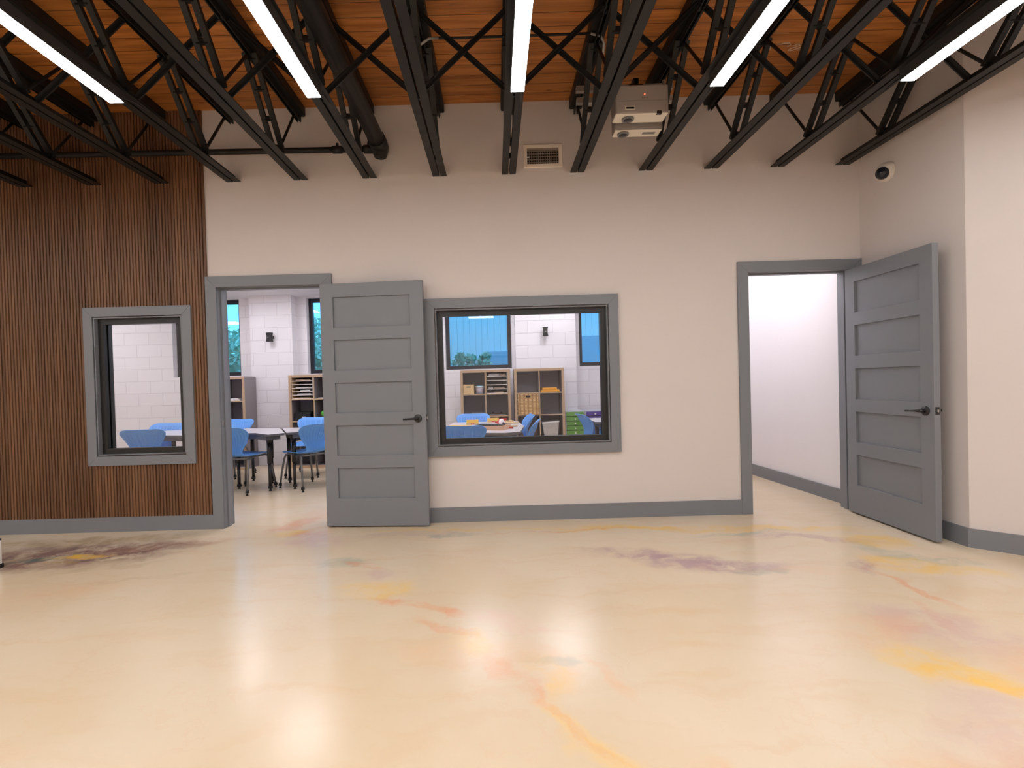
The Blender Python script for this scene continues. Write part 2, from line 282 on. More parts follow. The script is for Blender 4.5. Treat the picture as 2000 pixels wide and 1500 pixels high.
def wicker_mat():
    m, nt, b, N, L = nodes_of('woven_wicker')
    g = N('ShaderNodeTexCoord'); w = N('ShaderNodeTexWave'); w.wave_type = 'BANDS'; w.bands_direction = 'Z'; w.inputs['Scale'].default_value = 14; w.inputs['Distortion'].default_value = 1.5; w.inputs['Detail'].default_value = 2
    L(g.outputs['Object'], w.inputs['Vector'])
    w2 = N('ShaderNodeTexWave'); w2.bands_direction = 'X'; w2.inputs['Scale'].default_value = 5; w2.inputs['Distortion'].default_value = 1; L(g.outputs['Object'], w2.inputs['Vector'])
    mu = N('ShaderNodeMath'); mu.operation = 'MULTIPLY'; L(w.outputs['Fac'], mu.inputs[0]); L(w2.outputs['Fac'], mu.inputs[1])
    cr = N('ShaderNodeValToRGB'); e = cr.color_ramp.elements; e[0].position = 0.0; e[0].color = (0.38, 0.20, 0.07, 1); e[1].position = 0.6; e[1].color = (0.78, 0.52, 0.25, 1)
    L(mu.outputs[0], cr.inputs['Fac']); L(cr.outputs['Color'], b.inputs['Base Color']); b.inputs['Roughness'].default_value = 0.6
    bp = N('ShaderNodeBump'); bp.inputs['Distance'].default_value = 0.004; L(mu.outputs[0], bp.inputs['Height']); L(bp.outputs['Normal'], b.inputs['Normal'])
    return m
WICKER = wicker_mat()

# ------------------------------------------------------------------ mesh helpers
def box(bm, x0, x1, y0, y1, z0, z1, mi=0, front=None):
    v = [bm.verts.new(p) for p in ((x0, y0, z0), (x1, y0, z0), (x1, y1, z0), (x0, y1, z0), (x0, y0, z1), (x1, y0, z1), (x1, y1, z1), (x0, y1, z1))]
    fs = []
    for k, q in enumerate(((0, 3, 2, 1), (4, 5, 6, 7), (0, 1, 5, 4), (2, 3, 7, 6), (1, 2, 6, 5), (3, 0, 4, 7))):
        f = bm.faces.new([v[i] for i in q]); f.material_index = front if (front is not None and k == 2) else mi; fs.append(f)
    return v
def bar(bm, a, b, w, h, up=(0, 0, 1), mi=0):
    a, b = Vector(a), Vector(b); d = (b - a).normalized(); up = Vector(up)
    s = d.cross(up)
    if s.length < 1e-4: s = d.cross(Vector((1, 0, 0)))
    s.normalize(); t = s.cross(d).normalized()
    vs = []
    for p in (a, b):
        for (i, j) in ((-1, -1), (1, -1), (1, 1), (-1, 1)):
            vs.append(bm.verts.new(p + s * (i * w / 2) + t * (j * h / 2)))
    for q in ((3, 2, 1, 0), (4, 5, 6, 7), (0, 1, 5, 4), (1, 2, 6, 5), (2, 3, 7, 6), (3, 0, 4, 7)):
        f = bm.faces.new([vs[i] for i in q]); f.material_index = mi
def tube(bm, pts, r, n=10, caps=True, mi=0):
    pts = [Vector(p) for p in pts]; rings = []
    ref = None
    for i, p in enumerate(pts):
        d = (pts[min(i + 1, len(pts) - 1)] - pts[max(i - 1, 0)]).normalized()
        if ref is None:
            ref = Vector((0, 0, 1)) if abs(d.z) < 0.9 else Vector((1, 0, 0))
        s = d.cross(ref).normalized(); t = s.cross(d).normalized(); ref = t
        rr = r[i] if isinstance(r, (list, tuple)) else r
        rings.append([bm.verts.new(p + s * (rr * math.cos(k * 2 * math.pi / n)) + t * (rr * math.sin(k * 2 * math.pi / n))) for k in range(n)])
    for a, b in zip(rings, rings[1:]):
        for k in range(n):
            f = bm.faces.new((a[k], a[(k + 1) % n], b[(k + 1) % n], b[k])); f.smooth = True; f.material_index = mi
    if caps:
        for rg in (rings[0], rings[-1]):
            f = bm.faces.new(rg); f.material_index = mi
def lathe(bm, prof, axis='Z', c=(0, 0, 0), n=24, mi=0):
    c = Vector(c); rings = []
    for r, h in prof:
        ring = []
        for k in range(n):
            a = 2 * math.pi * k / n; u, v = r * math.cos(a), r * math.sin(a)
            p = {'Z': (u, v, h), 'Y': (u, h, v), 'X': (h, u, v)}[axis]
            ring.append(bm.verts.new(c + Vector(p)))
        rings.append(ring)
    for a, b in zip(rings, rings[1:]):
        for k in range(n):
            f = bm.faces.new((a[k], a[(k + 1) % n], b[(k + 1) % n], b[k])); f.smooth = True; f.material_index = mi
    bm.faces.new(rings[0]).material_index = mi; bm.faces.new(rings[-1]).material_index = mi
def prism(bm, poly, z0, z1, mi_top=0, mi_side=0, axis='Z'):
    def P(u, v, h): return (u, v, h) if axis == 'Z' else ((u, h, v) if axis == 'Y' else (h, u, v))
    lo = [bm.verts.new(P(x, y, z0)) for x, y in poly]; hi = [bm.verts.new(P(x, y, z1)) for x, y in poly]
    bm.faces.new(list(reversed(lo))).material_index = mi_side; bm.faces.new(hi).material_index = mi_top
    n = len(poly)
    for k in range(n):
        bm.faces.new((lo[k], lo[(k + 1) % n], hi[(k + 1) % n], hi[k])).material_index = mi_side
def obj(name, bm, m, parent=None, bevel=0.0, smooth=None):
    bmesh.ops.recalc_face_normals(bm, faces=bm.faces[:])
    me = bpy.data.meshes.new(name); bm.to_mesh(me); bm.free()
    for mm in (m if isinstance(m, (list, tuple)) else [m]): me.materials.append(mm)
    o = bpy.data.objects.new(name, me); COL.objects.link(o)
    if parent: o.parent = parent
    if bevel:
        b = o.modifiers.new('bevel', 'BEVEL'); b.width = bevel; b.segments = 2; b.limit_method = 'ANGLE'; b.angle_limit = math.radians(40)
    return o
def tag(o, label=None, cat=None, group=None, kind=None):
    if label: o['label'] = label
    if cat: o['category'] = cat
    if group: o['group'] = group
    if kind: o['kind'] = kind
    return o
def thing(name, label, cat, loc=(0, 0, 0), rz=0.0, group=None, kind=None):
    o = bpy.data.objects.new(name, None); o.empty_display_size = 0.1; COL.objects.link(o)
    o.location = loc; o.rotation_euler = (0, 0, rz)
    return tag(o, label, cat, group, kind)
def dup(o, parent=None):
    c = o.copy(); COL.objects.link(c)
    if parent: c.parent = parent
    for ch in list(o.children): dup(ch, c)
    return c
def B(*a, **k):
    bm = bmesh.new(); box(bm, *a, **k); return bm
def struct(name, bm, m, **k): return tag(obj(name, bm, m, **k), kind='structure')
def wall_grid(bm, x0, x1, z0, z1, holes, y0, y1, mi=0):
    """wall slab in X-Z with rectangular holes (hx0,hx1,hz0,hz1), between y0 (front) and y1 (back)"""
    xs = sorted(set([x0, x1] + [h[i] for h in holes for i in (0, 1)])); zs = sorted(set([z0, z1] + [h[i] for h in holes for i in (2, 3)]))
    V = {}
    def v(i, j, y):
        if (i, j, y) not in V: V[(i, j, y)] = bm.verts.new((xs[i], y, zs[j]))
        return V[(i, j, y)]
    nx, nz = len(xs) - 1, len(zs) - 1
    solid = [[True] * nz for _ in range(nx)]
    for i in range(nx):
        for j in range(nz):
            cx, cz = (xs[i] + xs[i + 1]) / 2, (zs[j] + zs[j + 1]) / 2
            if any(h[0] < cx < h[1] and h[2] < cz < h[3] for h in holes): solid[i][j] = False
    S = lambda i, j: 0 <= i < nx and 0 <= j < nz and solid[i][j]
    for i in range(nx):
        for j in range(nz):
            if not solid[i][j]: continue
            bm.faces.new((v(i, j, y0), v(i + 1, j, y0), v(i + 1, j + 1, y0), v(i, j + 1, y0)))
            bm.faces.new((v(i, j, y1), v(i, j + 1, y1), v(i + 1, j + 1, y1), v(i + 1, j, y1)))
            if not S(i - 1, j): bm.faces.new((v(i, j, y0), v(i, j + 1, y0), v(i, j + 1, y1), v(i, j, y1)))
            if not S(i + 1, j): bm.faces.new((v(i + 1, j, y0), v(i + 1, j, y1), v(i + 1, j + 1, y1), v(i + 1, j + 1, y0)))
            if not S(i, j - 1): bm.faces.new((v(i, j, y0), v(i, j, y1), v(i + 1, j, y1), v(i + 1, j, y0)))
            if not S(i, j + 1): bm.faces.new((v(i, j + 1, y0), v(i + 1, j + 1, y0), v(i + 1, j + 1, y1), v(i, j + 1, y1)))
    for f in bm.faces: f.material_index = mi
def frame_ring(bm, x0, x1, z0, z1, w, y0, y1, bottom=True):
    """mitred rectangular frame, outer size x0..x1 z0..z1, member width w; y0 front, y1 back"""
    o = [(x0, z0), (x1, z0), (x1, z1), (x0, z1)]; i = [(x0 + w, z0 + (w if bottom else 0)), (x1 - w, z0 + (w if bottom else 0)), (x1 - w, z1 - w), (x0 + w, z1 - w)]
    for k in range(4):
        if k == 0 and not bottom: continue
        a, b = k, (k + 1) % 4
        pts = [o[a], o[b], i[b], i[a]]
        f = [bm.verts.new((p[0], y0, p[1])) for p in pts]; r = [bm.verts.new((p[0], y1, p[1])) for p in pts]
        bm.faces.new(f); bm.faces.new(r[::-1])
        for q in range(4): bm.faces.new((f[q], r[q], r[(q + 1) % 4], f[(q + 1) % 4]))

# ------------------------------------------------------------------ the setting
ROOF = 3.685; CHORD = 3.053
struct('floor', B(-7.3, 6.0, -9.0, 4.1, -0.12, 0.0), FLOOR)
struct('ceiling', B(-7.3, 6.0, -9.0, 0.18, ROOF, ROOF + 0.1), PLANK)
WT = 0.15
W1 = (-3.516, -2.735, 0.676, 1.897); W2 = (-0.513, 1.005, 0.680, 1.885)
D1 = (-2.455, -1.495, -0.01, 2.155); D2 = (2.225, 3.165, -0.01, 2.155)
bm = bmesh.new(); wall_grid(bm, -7.2, 3.40, -0.01, ROOF + .02, [W1, W2, D1, D2], 0.0, WT); struct('wall_back', bm, PAINT)
# wood slats left of the first door: real ribs over a backing board
bm = bmesh.new(); wall_grid(bm, -6.5, -2.512, 0.13, ROOF - .004, [W1], -0.006, 0.0)
x = -6.5
while x < -2.53:
    segs = [(0.13, ROOF - .004)] if not (W1[0] - .02 < x + .012 < W1[1] + .02) else [(0.13, W1[2] - .02), (W1[3] + .02, ROOF - .004)]
    for z0, z1 in segs:
        pts = [(x + .003, -.006), (x + .0055, -.016), (x + .0215, -.016), (x + .024, -.006)]
        lo = [bm.verts.new((p[0], p[1], z0)) for p in pts]; hi = [bm.verts.new((p[0], p[1], z1)) for p in pts]
        for k in range(3): bm.faces.new((lo[k], lo[k + 1], hi[k + 1], hi[k]))
        bm.faces.new(lo); bm.faces.new(hi)
    x += 0.027
struct('wall_back_wood', bm, SLAT)
struct('wall_left', B(-6.65, -6.5, -8.8, 0.0, 0, ROOF), PAINT)
struct('wall_front', B(-6.65, 5.6, -8.95, -8.8, 0, ROOF), PAINT)
# right wall: short return, 45 degree splay, then on towards the viewer
bm = bmesh.new()
prism(bm, [(3.25, 0.0), (3.25, -1.003), (4.45, -2.203), (4.45, -8.8), (4.62, -8.8), (4.62, -2.13), (3.40, -0.93), (3.40, 0.0)], 0, ROOF)
struct('wall_right', bm, PAINT)
BH = 0.13
def baseboard(name, pts, out, h=BH, t=0.016):
    bm = bmesh.new(); m_ = [(x + o[0] * t, y + o[1] * t) for (x, y), o in zip(pts, out)]
    prism(bm, pts + m_[::-1], 0.0, h); return struct(name, bm, TRIM)
baseboard('baseboard_left', [(-6.5, 0), (-2.512, 0)], [(0, -1), (0, -1)])
baseboard('baseboard_back', [(-1.42, 0), (2.156, 0)], [(0, -1), (0, -1)])
q = 0.414
baseboard('baseboard_right', [(3.25, -0.02), (3.25, -1.003), (4.45, -2.203), (4.45, -8.7)], [(-1, 0), (-1, -q), (-1, -q), (-1, 0)])

# classroom beyond (painted block) and the corridor behind the right door
CY = 3.86; CH = 2.72
EW = [(-5.27, -4.16, 1.455, 2.71), (-3.06, -2.01, 1.455, 2.70), (-0.80, 0.285, 1.455, 2.69), (1.395, 2.02, 1.455, 2.69)]
bm = bmesh.new(); wall_grid(bm, -7.2, 2.30, 0, 3.0, EW, CY, CY + 0.22); struct('wall_classroom_back', bm, BLOCK)
for n, (x0, x1) in enumerate([(-3.90, -3.225), (0.34, 1.31)]):
    struct('wall_classroom_pier_%d' % (n + 1), B(x0, x1, 3.66, CY, 0, CH), BLOCK)
struct('wall_classroom_left', B(-7.2, -7.0, WT, CY, 0, 3.0), BLOCK)
struct('wall_classroom_right', B(2.08, 2.19, WT, CY + .22, 0, 3.0), WHITE_PAINT)
struct('wall_corridor_right', (lambda b: (prism(b, [(3.245, WT), (3.245, 0.2), (3.06, 4.08), (3.25, 4.08), (3.42, WT)], 0, 3.0), b)[1])(bmesh.new()), WHITE_PAINT)
struct('wall_corridor_end', B(2.19, 3.06, 4.0, 4.08, 0, 3.0), WHITE_PAINT)
struct('ceiling_classroom', B(-7.2, 3.42, WT, 4.08, CH, CH + .06), mat('white_ceiling_tile', (0.78, 0.77, 0.79), 0.7, noise=0.02, nscale=40))
bm = bmesh.new(); prism(bm, [(3.24, 0.16), (3.058, 4.0), (3.042, 4.0), (3.224, 0.16)], 0, BH); struct('baseboard_corridor', bm, TRIM)

# interior windows: grey casing (room side), black frame, pane
def inner_window(n, outer, hole, cas, label):
    t = thing('window_%d' % n, label, 'window', ((hole[0] + hole[1]) / 2, 0, hole[2]), kind='structure')
    def put(nm, bm, m, **k):
        o = obj(nm, bm, m, t, **k); o.matrix_parent_inverse = Matrix.Translation(-Vector(t.location)); return o
    bm = bmesh.new(); frame_ring(bm, outer[0], outer[1], outer[2], outer[3], cas, -0.034, 0.0); put('casing', bm, TRIM, bevel=0.002)
    x0, x1, z0, z1 = hole; x0 += .004; x1 -= .004; z0 += .004; z1 -= .004
    bm = bmesh.new(); frame_ring(bm, x0, x1, z0, z1, 0.008, -0.028, WT - .01); put('jamb_liner', bm, TRIM)
    fx = (x0 + .008, x1 - .008, z0 + .008, z1 - .008)
    bm = bmesh.new(); frame_ring(bm, *fx, 0.048, 0.012, 0.05); frame_ring(bm, fx[0], fx[1], fx[2], fx[3], 0.030, 0.05, 0.14)
    frame_ring(bm, fx[0] + .03, fx[1] - .03, fx[2] + .03, fx[3] - .03, 0.014, 0.075, 0.10)
    put('window_frame', bm, BLACKFRAME, bevel=0.0015)
    bm = bmesh.new(); box(bm, fx[0] + .02, fx[1] - .02, 0.060, 0.066, fx[2] + .02, fx[3] - .02); put('window_pane', bm, GLASS)
    return t
inner_window(1, (-3.602, -2.653, 0.589, 1.983), W1, 0.082, 'narrow black framed interior window set in the wood slat wall')
inner_window(2, (-0.605, 1.097, 0.588, 1.977), W2, 0.087, 'wide black framed interior window beside the open left door')
def outer_window(n, h, label):
    t = thing('window_%d' % n, label, 'window', ((h[0] + h[1]) / 2, CY + .15, h[2]), kind='structure')
    def put(nm, bm, m):
        o = obj(nm, bm, m, t); o.matrix_parent_inverse = Matrix.Translation(-Vector(t.location)); return o
    bm = bmesh.new(); frame_ring(bm, h[0] + .003, h[1] - .003, h[2] + .003, h[3] - .003, 0.06, CY + .11, CY + .17); put('window_frame', bm, mat('dark_blue_black_frame', (0.012, 0.014, 0.022), 0.4, noise=0.1))
    bm = bmesh.new(); box(bm, h[0] + .05, h[1] - .05, CY + .135, CY + .141, h[2] + .05, h[3] - .05); put('window_pane', bm, EXTGLASS)
for k, (h, lb) in enumerate(zip(EW, ['outside window glimpsed at the left edge of the open left door', 'outside window half hidden by the left door leaf', 'wide outside window above the shelf with the tray rack', 'outside window cut by the right edge of the wide interior window'])):
    outer_window(3 + k, h, lb)

# doors
def lever(parent, x, z, y, dirx, outward):
    """lever set on a face at y, lever pointing dirx; outward = -1/+1 in y"""
    bm = bmesh.new(); lathe(bm, [(0.0, 0), (0.034, 0), (0.034, 0.008), (0.030, 0.012), (0.0, 0.012)], 'Y', (0, 0, 0), 24)
    for v in bm.verts: v.co = (v.co.x + x, y + outward * v.co.y, v.co.z + z)
    ro = obj('handle_rose', bm, BLACK, parent)
    bm = bmesh.new(); tube(bm, [(x, y + outward * .01, z), (x, y + outward * .052, z)], 0.011, 12)
    tube(bm, [(x - dirx * .008, y + outward * .052, z), (x + dirx * .03, y + outward * .054, z), (x + dirx * .118, y + outward * .054, z - .004)], [0.011, 0.009, 0.007], 10)
    obj('lever_handle', bm, BLACK, parent)
LW, LT, LHt = 0.905, 0.045, 2.108
def door_leaf(parent, hand):
    """leaf in local coords: hinge at x=0, free edge at x=LW, faces at y=0 and y=LT, base z=0"""
    t = obj_leaf = None
    holes = []; z = 0.243
    for k in range(5):
        holes.append((0.112, LW - 0.115, z, z + 0.263)); z += 0.263 + 0.108
    bm = bmesh.new(); wall_grid(bm, 0, LW, 0, LHt, holes, 0, LT)
    leaf = obj('door_leaf', bm, TRIM, parent, bevel=0.0015)
    for h in holes[::-1]:
        bm = bmesh.new(); box(bm, h[0] - .001, h[1] + .001, 0.017, LT - .017, h[2] - .001, h[3] + .001); obj('door_panel', bm, TRIM, leaf)
    lever(leaf, LW - 0.07, 0.925, 0.0, -1, -1); lever(leaf, LW - 0.07, 0.925, LT, -1, 1)
    bm = bmesh.new(); box(bm, LW - .001, LW + .0015, 0.008, LT - .008, 0.90, 0.955); box(bm, LW, LW + .009, 0.016, LT - .018, 0.918, 0.936, mi=1)
    obj('latch_plate', bm, [BLACK, CHROME], leaf)
    return leaf
def doorway(n, hole, xl, xr, leafloc, leafrot, label, right_face):
    t = thing('door_%d' % n, label, 'door', ((hole[0] + hole[1]) / 2, 0, 0), kind='structure')
    inv = Matrix.Translation(-Vector(t.location))
    bm = bmesh.new(); frame_ring(bm, xl, xr, 0.0, 2.228, 0.094, -0.02, 0.0, bottom=False); frame_ring(bm, xl, xr, 0.0, 2.228, 0.094, WT, WT + .02, bottom=False)
    o = obj('casing', bm, TRIM, t, bevel=0.002); o.matrix_parent_inverse = inv
    bm = bmesh.new(); frame_ring(bm, hole[0], hole[1], 0, hole[3], 0.022, -0.006, WT + .006, bottom=False); frame_ring(bm, hole[0] + .02, hole[1] - .02, 0, hole[3] - .02, 0.014, 0.05, 0.09, bottom=False)
    o = obj('jamb', bm, TRIM, t); o.matrix_parent_inverse = inv
    bm = bmesh.new(); box(bm, hole[0] + .022, hole[0] + .0235, 0.008, 0.040, 0.90, 0.96); o = obj('strike_plate', bm, CHROME, t); o.matrix_parent_inverse = inv
    leaf = door_leaf(t, 1); leaf.matrix_parent_inverse = inv
    leaf.location = leafloc; leaf.rotation_euler = (0, 0, leafrot)
    for z in (0.2, 1.05, 1.9):
        bm = bmesh.new(); tube(bm, [(-.004, right_face, z), (-.004, right_face, z + .09)], 0.007, 8); obj('hinge', bm, BLACK, leaf)
    return t
doorway(1, D1, -2.527, -1.415, (-1.502, -0.074, 0.014), math.atan2(-0.070, 0.90), 'grey five panel door swung fully open beside the wide window', LT)
doorway(2, D2, 2.156, 3.249, (3.093, -0.022, 0.014), math.radians(-90.6), 'grey five panel door standing open at the right corner', LT)

# ------------------------------------------------------------------ ceiling steel
JX = [-4.063, -3.463, -2.873, -2.248, -1.656, -1.05, -0.436, 0.171, 0.772, 1.374, 1.95, 2.533, 3.105]
JX_OUT = [-4.66, -5.26, -5.86, 3.75]
JEND = -8.8
names = ['first', 'second', 'third', 'fourth', 'fifth', 'sixth', 'seventh', 'eighth', 'ninth', 'tenth', 'eleventh', 'twelfth', 'thirteenth']
where = ['at the far left photo edge', 'over the wood wall, second from the left', 'above the narrow window in the wood wall', 'carrying the leftmost strip light',
         'above the open left doorway, without light', 'beside the large pipe elbow, carrying a strip light', 'bare, between the pipe and the middle strip light', 'carrying the middle strip light, left of the vent',
         'between the vent and the projectors', 'just right of the projectors, carrying a strip light', 'bare, left of the right doorway', 'above the right doorway, carrying a strip light', 'last on the right, beside the dome camera']
def make_joist():
    t = thing('steel_joist', '', 'joist', (0, 0, CHORD))
    def put(nm, bm): return obj(nm, bm, STEEL, t)
    bm = bmesh.new()
    for s in (-1, 1):
        a, b_ = (0.007, 0.061)
        xa, xb = sorted((s * a, s * b_)); box(bm, xa, xb, JEND, 0.0, 0.0, 0.006)
        xa, xb = sorted((s * a, s * (a + .006))); box(bm, xa, xb, JEND, 0.0, 0.006, 0.055)
    y = -0.3
    while y > JEND: box(bm, -.007, .007, y - .012, y + .012, 0.012, 0.050); y -= 0.9
    put('bottom_chord', bm)
    H = ROOF - CHORD
    bm = bmesh.new(); box(bm, -.056, .056, JEND, 0.0, H - 0.07, H - .0005)
    for s in (-1, 1):
        xa, xb = sorted((s * .010, s * .052)); box(bm, xa, xb, JEND, 0.0, H - 0.078, H - .07)
        xa, xb = sorted((s * .010, s * .017)); box(bm, xa, xb, JEND, 0.0, H - 0.125, H - .078)
    put('top_chord', bm)
    top = H - 0.10; bot = 0.04
    yb, yt = -0.47, -0.91
    bm = bmesh.new(); tube(bm, [(0, -0.10, top), (0, yb, bot)], 0.011, 8); put('web_rod', bm)
    for k in range(5):
        bm = bmesh.new()
        for s in (-1, 1): bar(bm, (s * .034, yb - .87 * k, bot), (s * .034, yt - .87 * k, top), 0.036, 0.030, up=(0, 1, 0))
        for f in (0.05, 0.36, 0.66, 0.95):
            c = Vector((0, yb - .87 * k, bot)).lerp(Vector((0, yt - .87 * k, top)), f); box(bm, -.035, .035, c.y - .012, c.y + .012, c.z - .016, c.z + .016)
        put('web_strut', bm)
        bm = bmesh.new(); tube(bm, [(0, yt - .87 * k, top), (0, yb - .87 * (k + 1), bot)], 0.011, 8); put('web_rod', bm)
    return t
j0 = make_joist()
for i, xj in enumerate(JX):
    j = j0 if i == 0 else dup(j0)
    j.location = (xj, 0, CHORD)
    tag(j, 'black open web joist ' + where[i], 'joist', 'open web joists under the plank ceiling')
for xj in JX_OUT:
    j = dup(j0); j.location = (xj, 0 if xj < 0 else -1.55, CHORD); tag(j, 'black open web joist outside the photo, %.1f metres %s of the middle' % (abs(xj), 'left' if xj < 0 else 'right'), 'joist', 'open web joists under the plank ceiling')
bays = ['over the left edge of the wood wall', 'second from the left over the wood wall', 'left of the leftmost strip light end', 'right of the leftmost strip light', 'left of the second strip light', 'crossing behind the large black pipe',
        'left of the middle strip light', 'right of the middle strip light', 'just behind the pair of projectors', 'right of the fourth strip light', 'left of the rightmost strip light', 'at the right wall under the last joist']
for i in range(12):
    a, b_ = JX[i], JX[i + 1]; Yb = -1.24
    t = thing('cross_brace', 'black steel cross brace between two joists, ' + bays[i], 'brace', (a, Yb, CHORD), group='cross braces between the joists')
    w = b_ - a; H = ROOF - CHORD; z0, z1 = 0.035, H - 0.10
    for (p, q_, dy) in (((.03, z0), (w - .03, z1), -.02), ((.03, z1), (w - .03, z0), .02)):
        bm = bmesh.new(); bar(bm, (p[0], dy, p[1]), (q_[0], dy, q_[1]), 0.008, 0.036); bar(bm, (p[0], dy - .012, p[1] + .004), (q_[0], dy - .012, q_[1] + .004), 0.030, 0.006)
        for e in (p, q_):
            ex = -.03 if e[0] < .1 else .03
            box(bm, min(e[0], e[0] + ex), max(e[0], e[0] + ex), dy - .018, dy + .018, e[1] - .012, e[1] + .012)
        obj('brace_bar', bm, STEEL, t)
# strip lights below joists 4, 6, 8, 10, 12
SL = [(-2.240, 'leftmost'), (-1.047, 'second from the left'), (0.184, 'middle'), (1.390, 'fourth from the left'), (2.543, 'rightmost in view'), (-3.455, 'first added beyond the left frame edge'), (-4.66, 'second added beyond the left frame edge'), (-5.86, 'third added beyond the left frame edge'), (3.75, 'first added beyond the right frame edge')]  # rows beyond the frame edges are unseen, added to brighten floor and wall
def make_strip():
    t = thing('strip_light', '', 'ceiling light', (0, -1.40, CHORD))
    bm = bmesh.new(); w = 0.0425
    box(bm, -w, w, -6.9, 0, -0.066, -.001); obj('housing', bm, DARKCASE, t, bevel=0.002)
    bm = bmesh.new(); box(bm, -w + .003, w - .003, -6.89, -.004, -0.0715, -.0655); obj('diffuser', bm, STRIP, t)
    bm = bmesh.new(); box(bm, -w, w, 0, .004, -0.070, -.001); obj('end_cap', bm, DARKCASE, t)
    bm = bmesh.new(); tube(bm, [(0.02, 0.004, -.03), (0.02, .02, -.028), (0.03, .10, -.006), (.035, .25, .004)], 0.004, 6); obj('power_cord', bm, BLACK, t)
    return t
s0 = make_strip()
for i, (xs, nm) in enumerate(SL):
    s = s0 if i == 0 else dup(s0)
    s.location = (xs, -1.40 if xs < 3 else -1.80, CHORD); tag(s, 'long black linear light with white glowing underside, %s' % nm, 'ceiling light', 'linear strip lights under the joists')

# pipes along the wall and the joists
t = thing('sprinkler_pipe', 'black sprinkler pipe with elbow, running between joists and along the wall', 'pipe', (-0.955, -0.12, 3.28))
def put(nm, bm, m=STEEL):
    o = obj(nm, bm, m, t); o.matrix_parent_inverse = Matrix.Translation(-Vector(t.location)); return o
bm = bmesh.new(); tube(bm, [(-0.935, -0.20, 3.29), (-0.95, -3.0, 3.31), (-0.955, -8.7, 3.33)], 0.066, 20); put('main_pipe', bm)
bm = bmesh.new(); tube(bm, [(-0.935, -0.24, 3.29), (-0.934, -0.15, 3.285), (-0.932, -0.115, 3.27), (-0.932, -0.10, 3.235), (-0.932, -0.10, 3.19)], [0.074, 0.077, 0.077, 0.068, 0.05], 18); put('elbow', bm)
bm = bmesh.new(); tube(bm, [(-0.96, -0.10, 3.262), (-2.4, -0.10, 3.275), (-6.45, -0.10, 3.31)], 0.024, 12); put('branch_pipe', bm)
for xx, zz in ((-1.03, 3.263), (-1.30, 3.265), (-3.9, 3.29)):
    bm = bmesh.new(); tube(bm, [(xx - .04, -0.10, zz), (xx + .04, -0.10, zz)], 0.036 if xx > -1.2 else .032, 14)
    tube(bm, [(xx, -0.10, zz + .03), (xx, -0.10, zz + .055)], .012, 8); put('coupling', bm)

# thin conduit crossing two bays
t = thing('conduit', 'thin black electrical conduit crossing beside the middle strip light', 'conduit', (-.42, -1.06, 3.5))
def putc(nm, bm, m):
    o = obj(nm, bm, m, t); o.matrix_parent_inverse = Matrix.Translation(-Vector(t.location)); return o
bm = bmesh.new(); tube(bm, [(-0.32, -1.02, 3.575), (-.2, -0.985, 3.595), (0.3, -0.98, 3.60), (0.72, -0.985, 3.60)], 0.009, 8); putc('conduit_run', bm, STEEL)
bm = bmesh.new(); tube(bm, [(-0.436, -1.07, 3.50), (-0.38, -1.05, 3.555), (-0.32, -1.02, 3.575)], 0.009, 8); putc('flexible_end', bm, GALV)
bm = bmesh.new(); tube(bm, [(0.72, -0.985, 3.60), (0.79, -0.98, 3.585), (0.815, -0.97, 3.54), (0.81, -0.95, 3.48)], 0.009, 8); putc('flexible_end', bm, GALV)

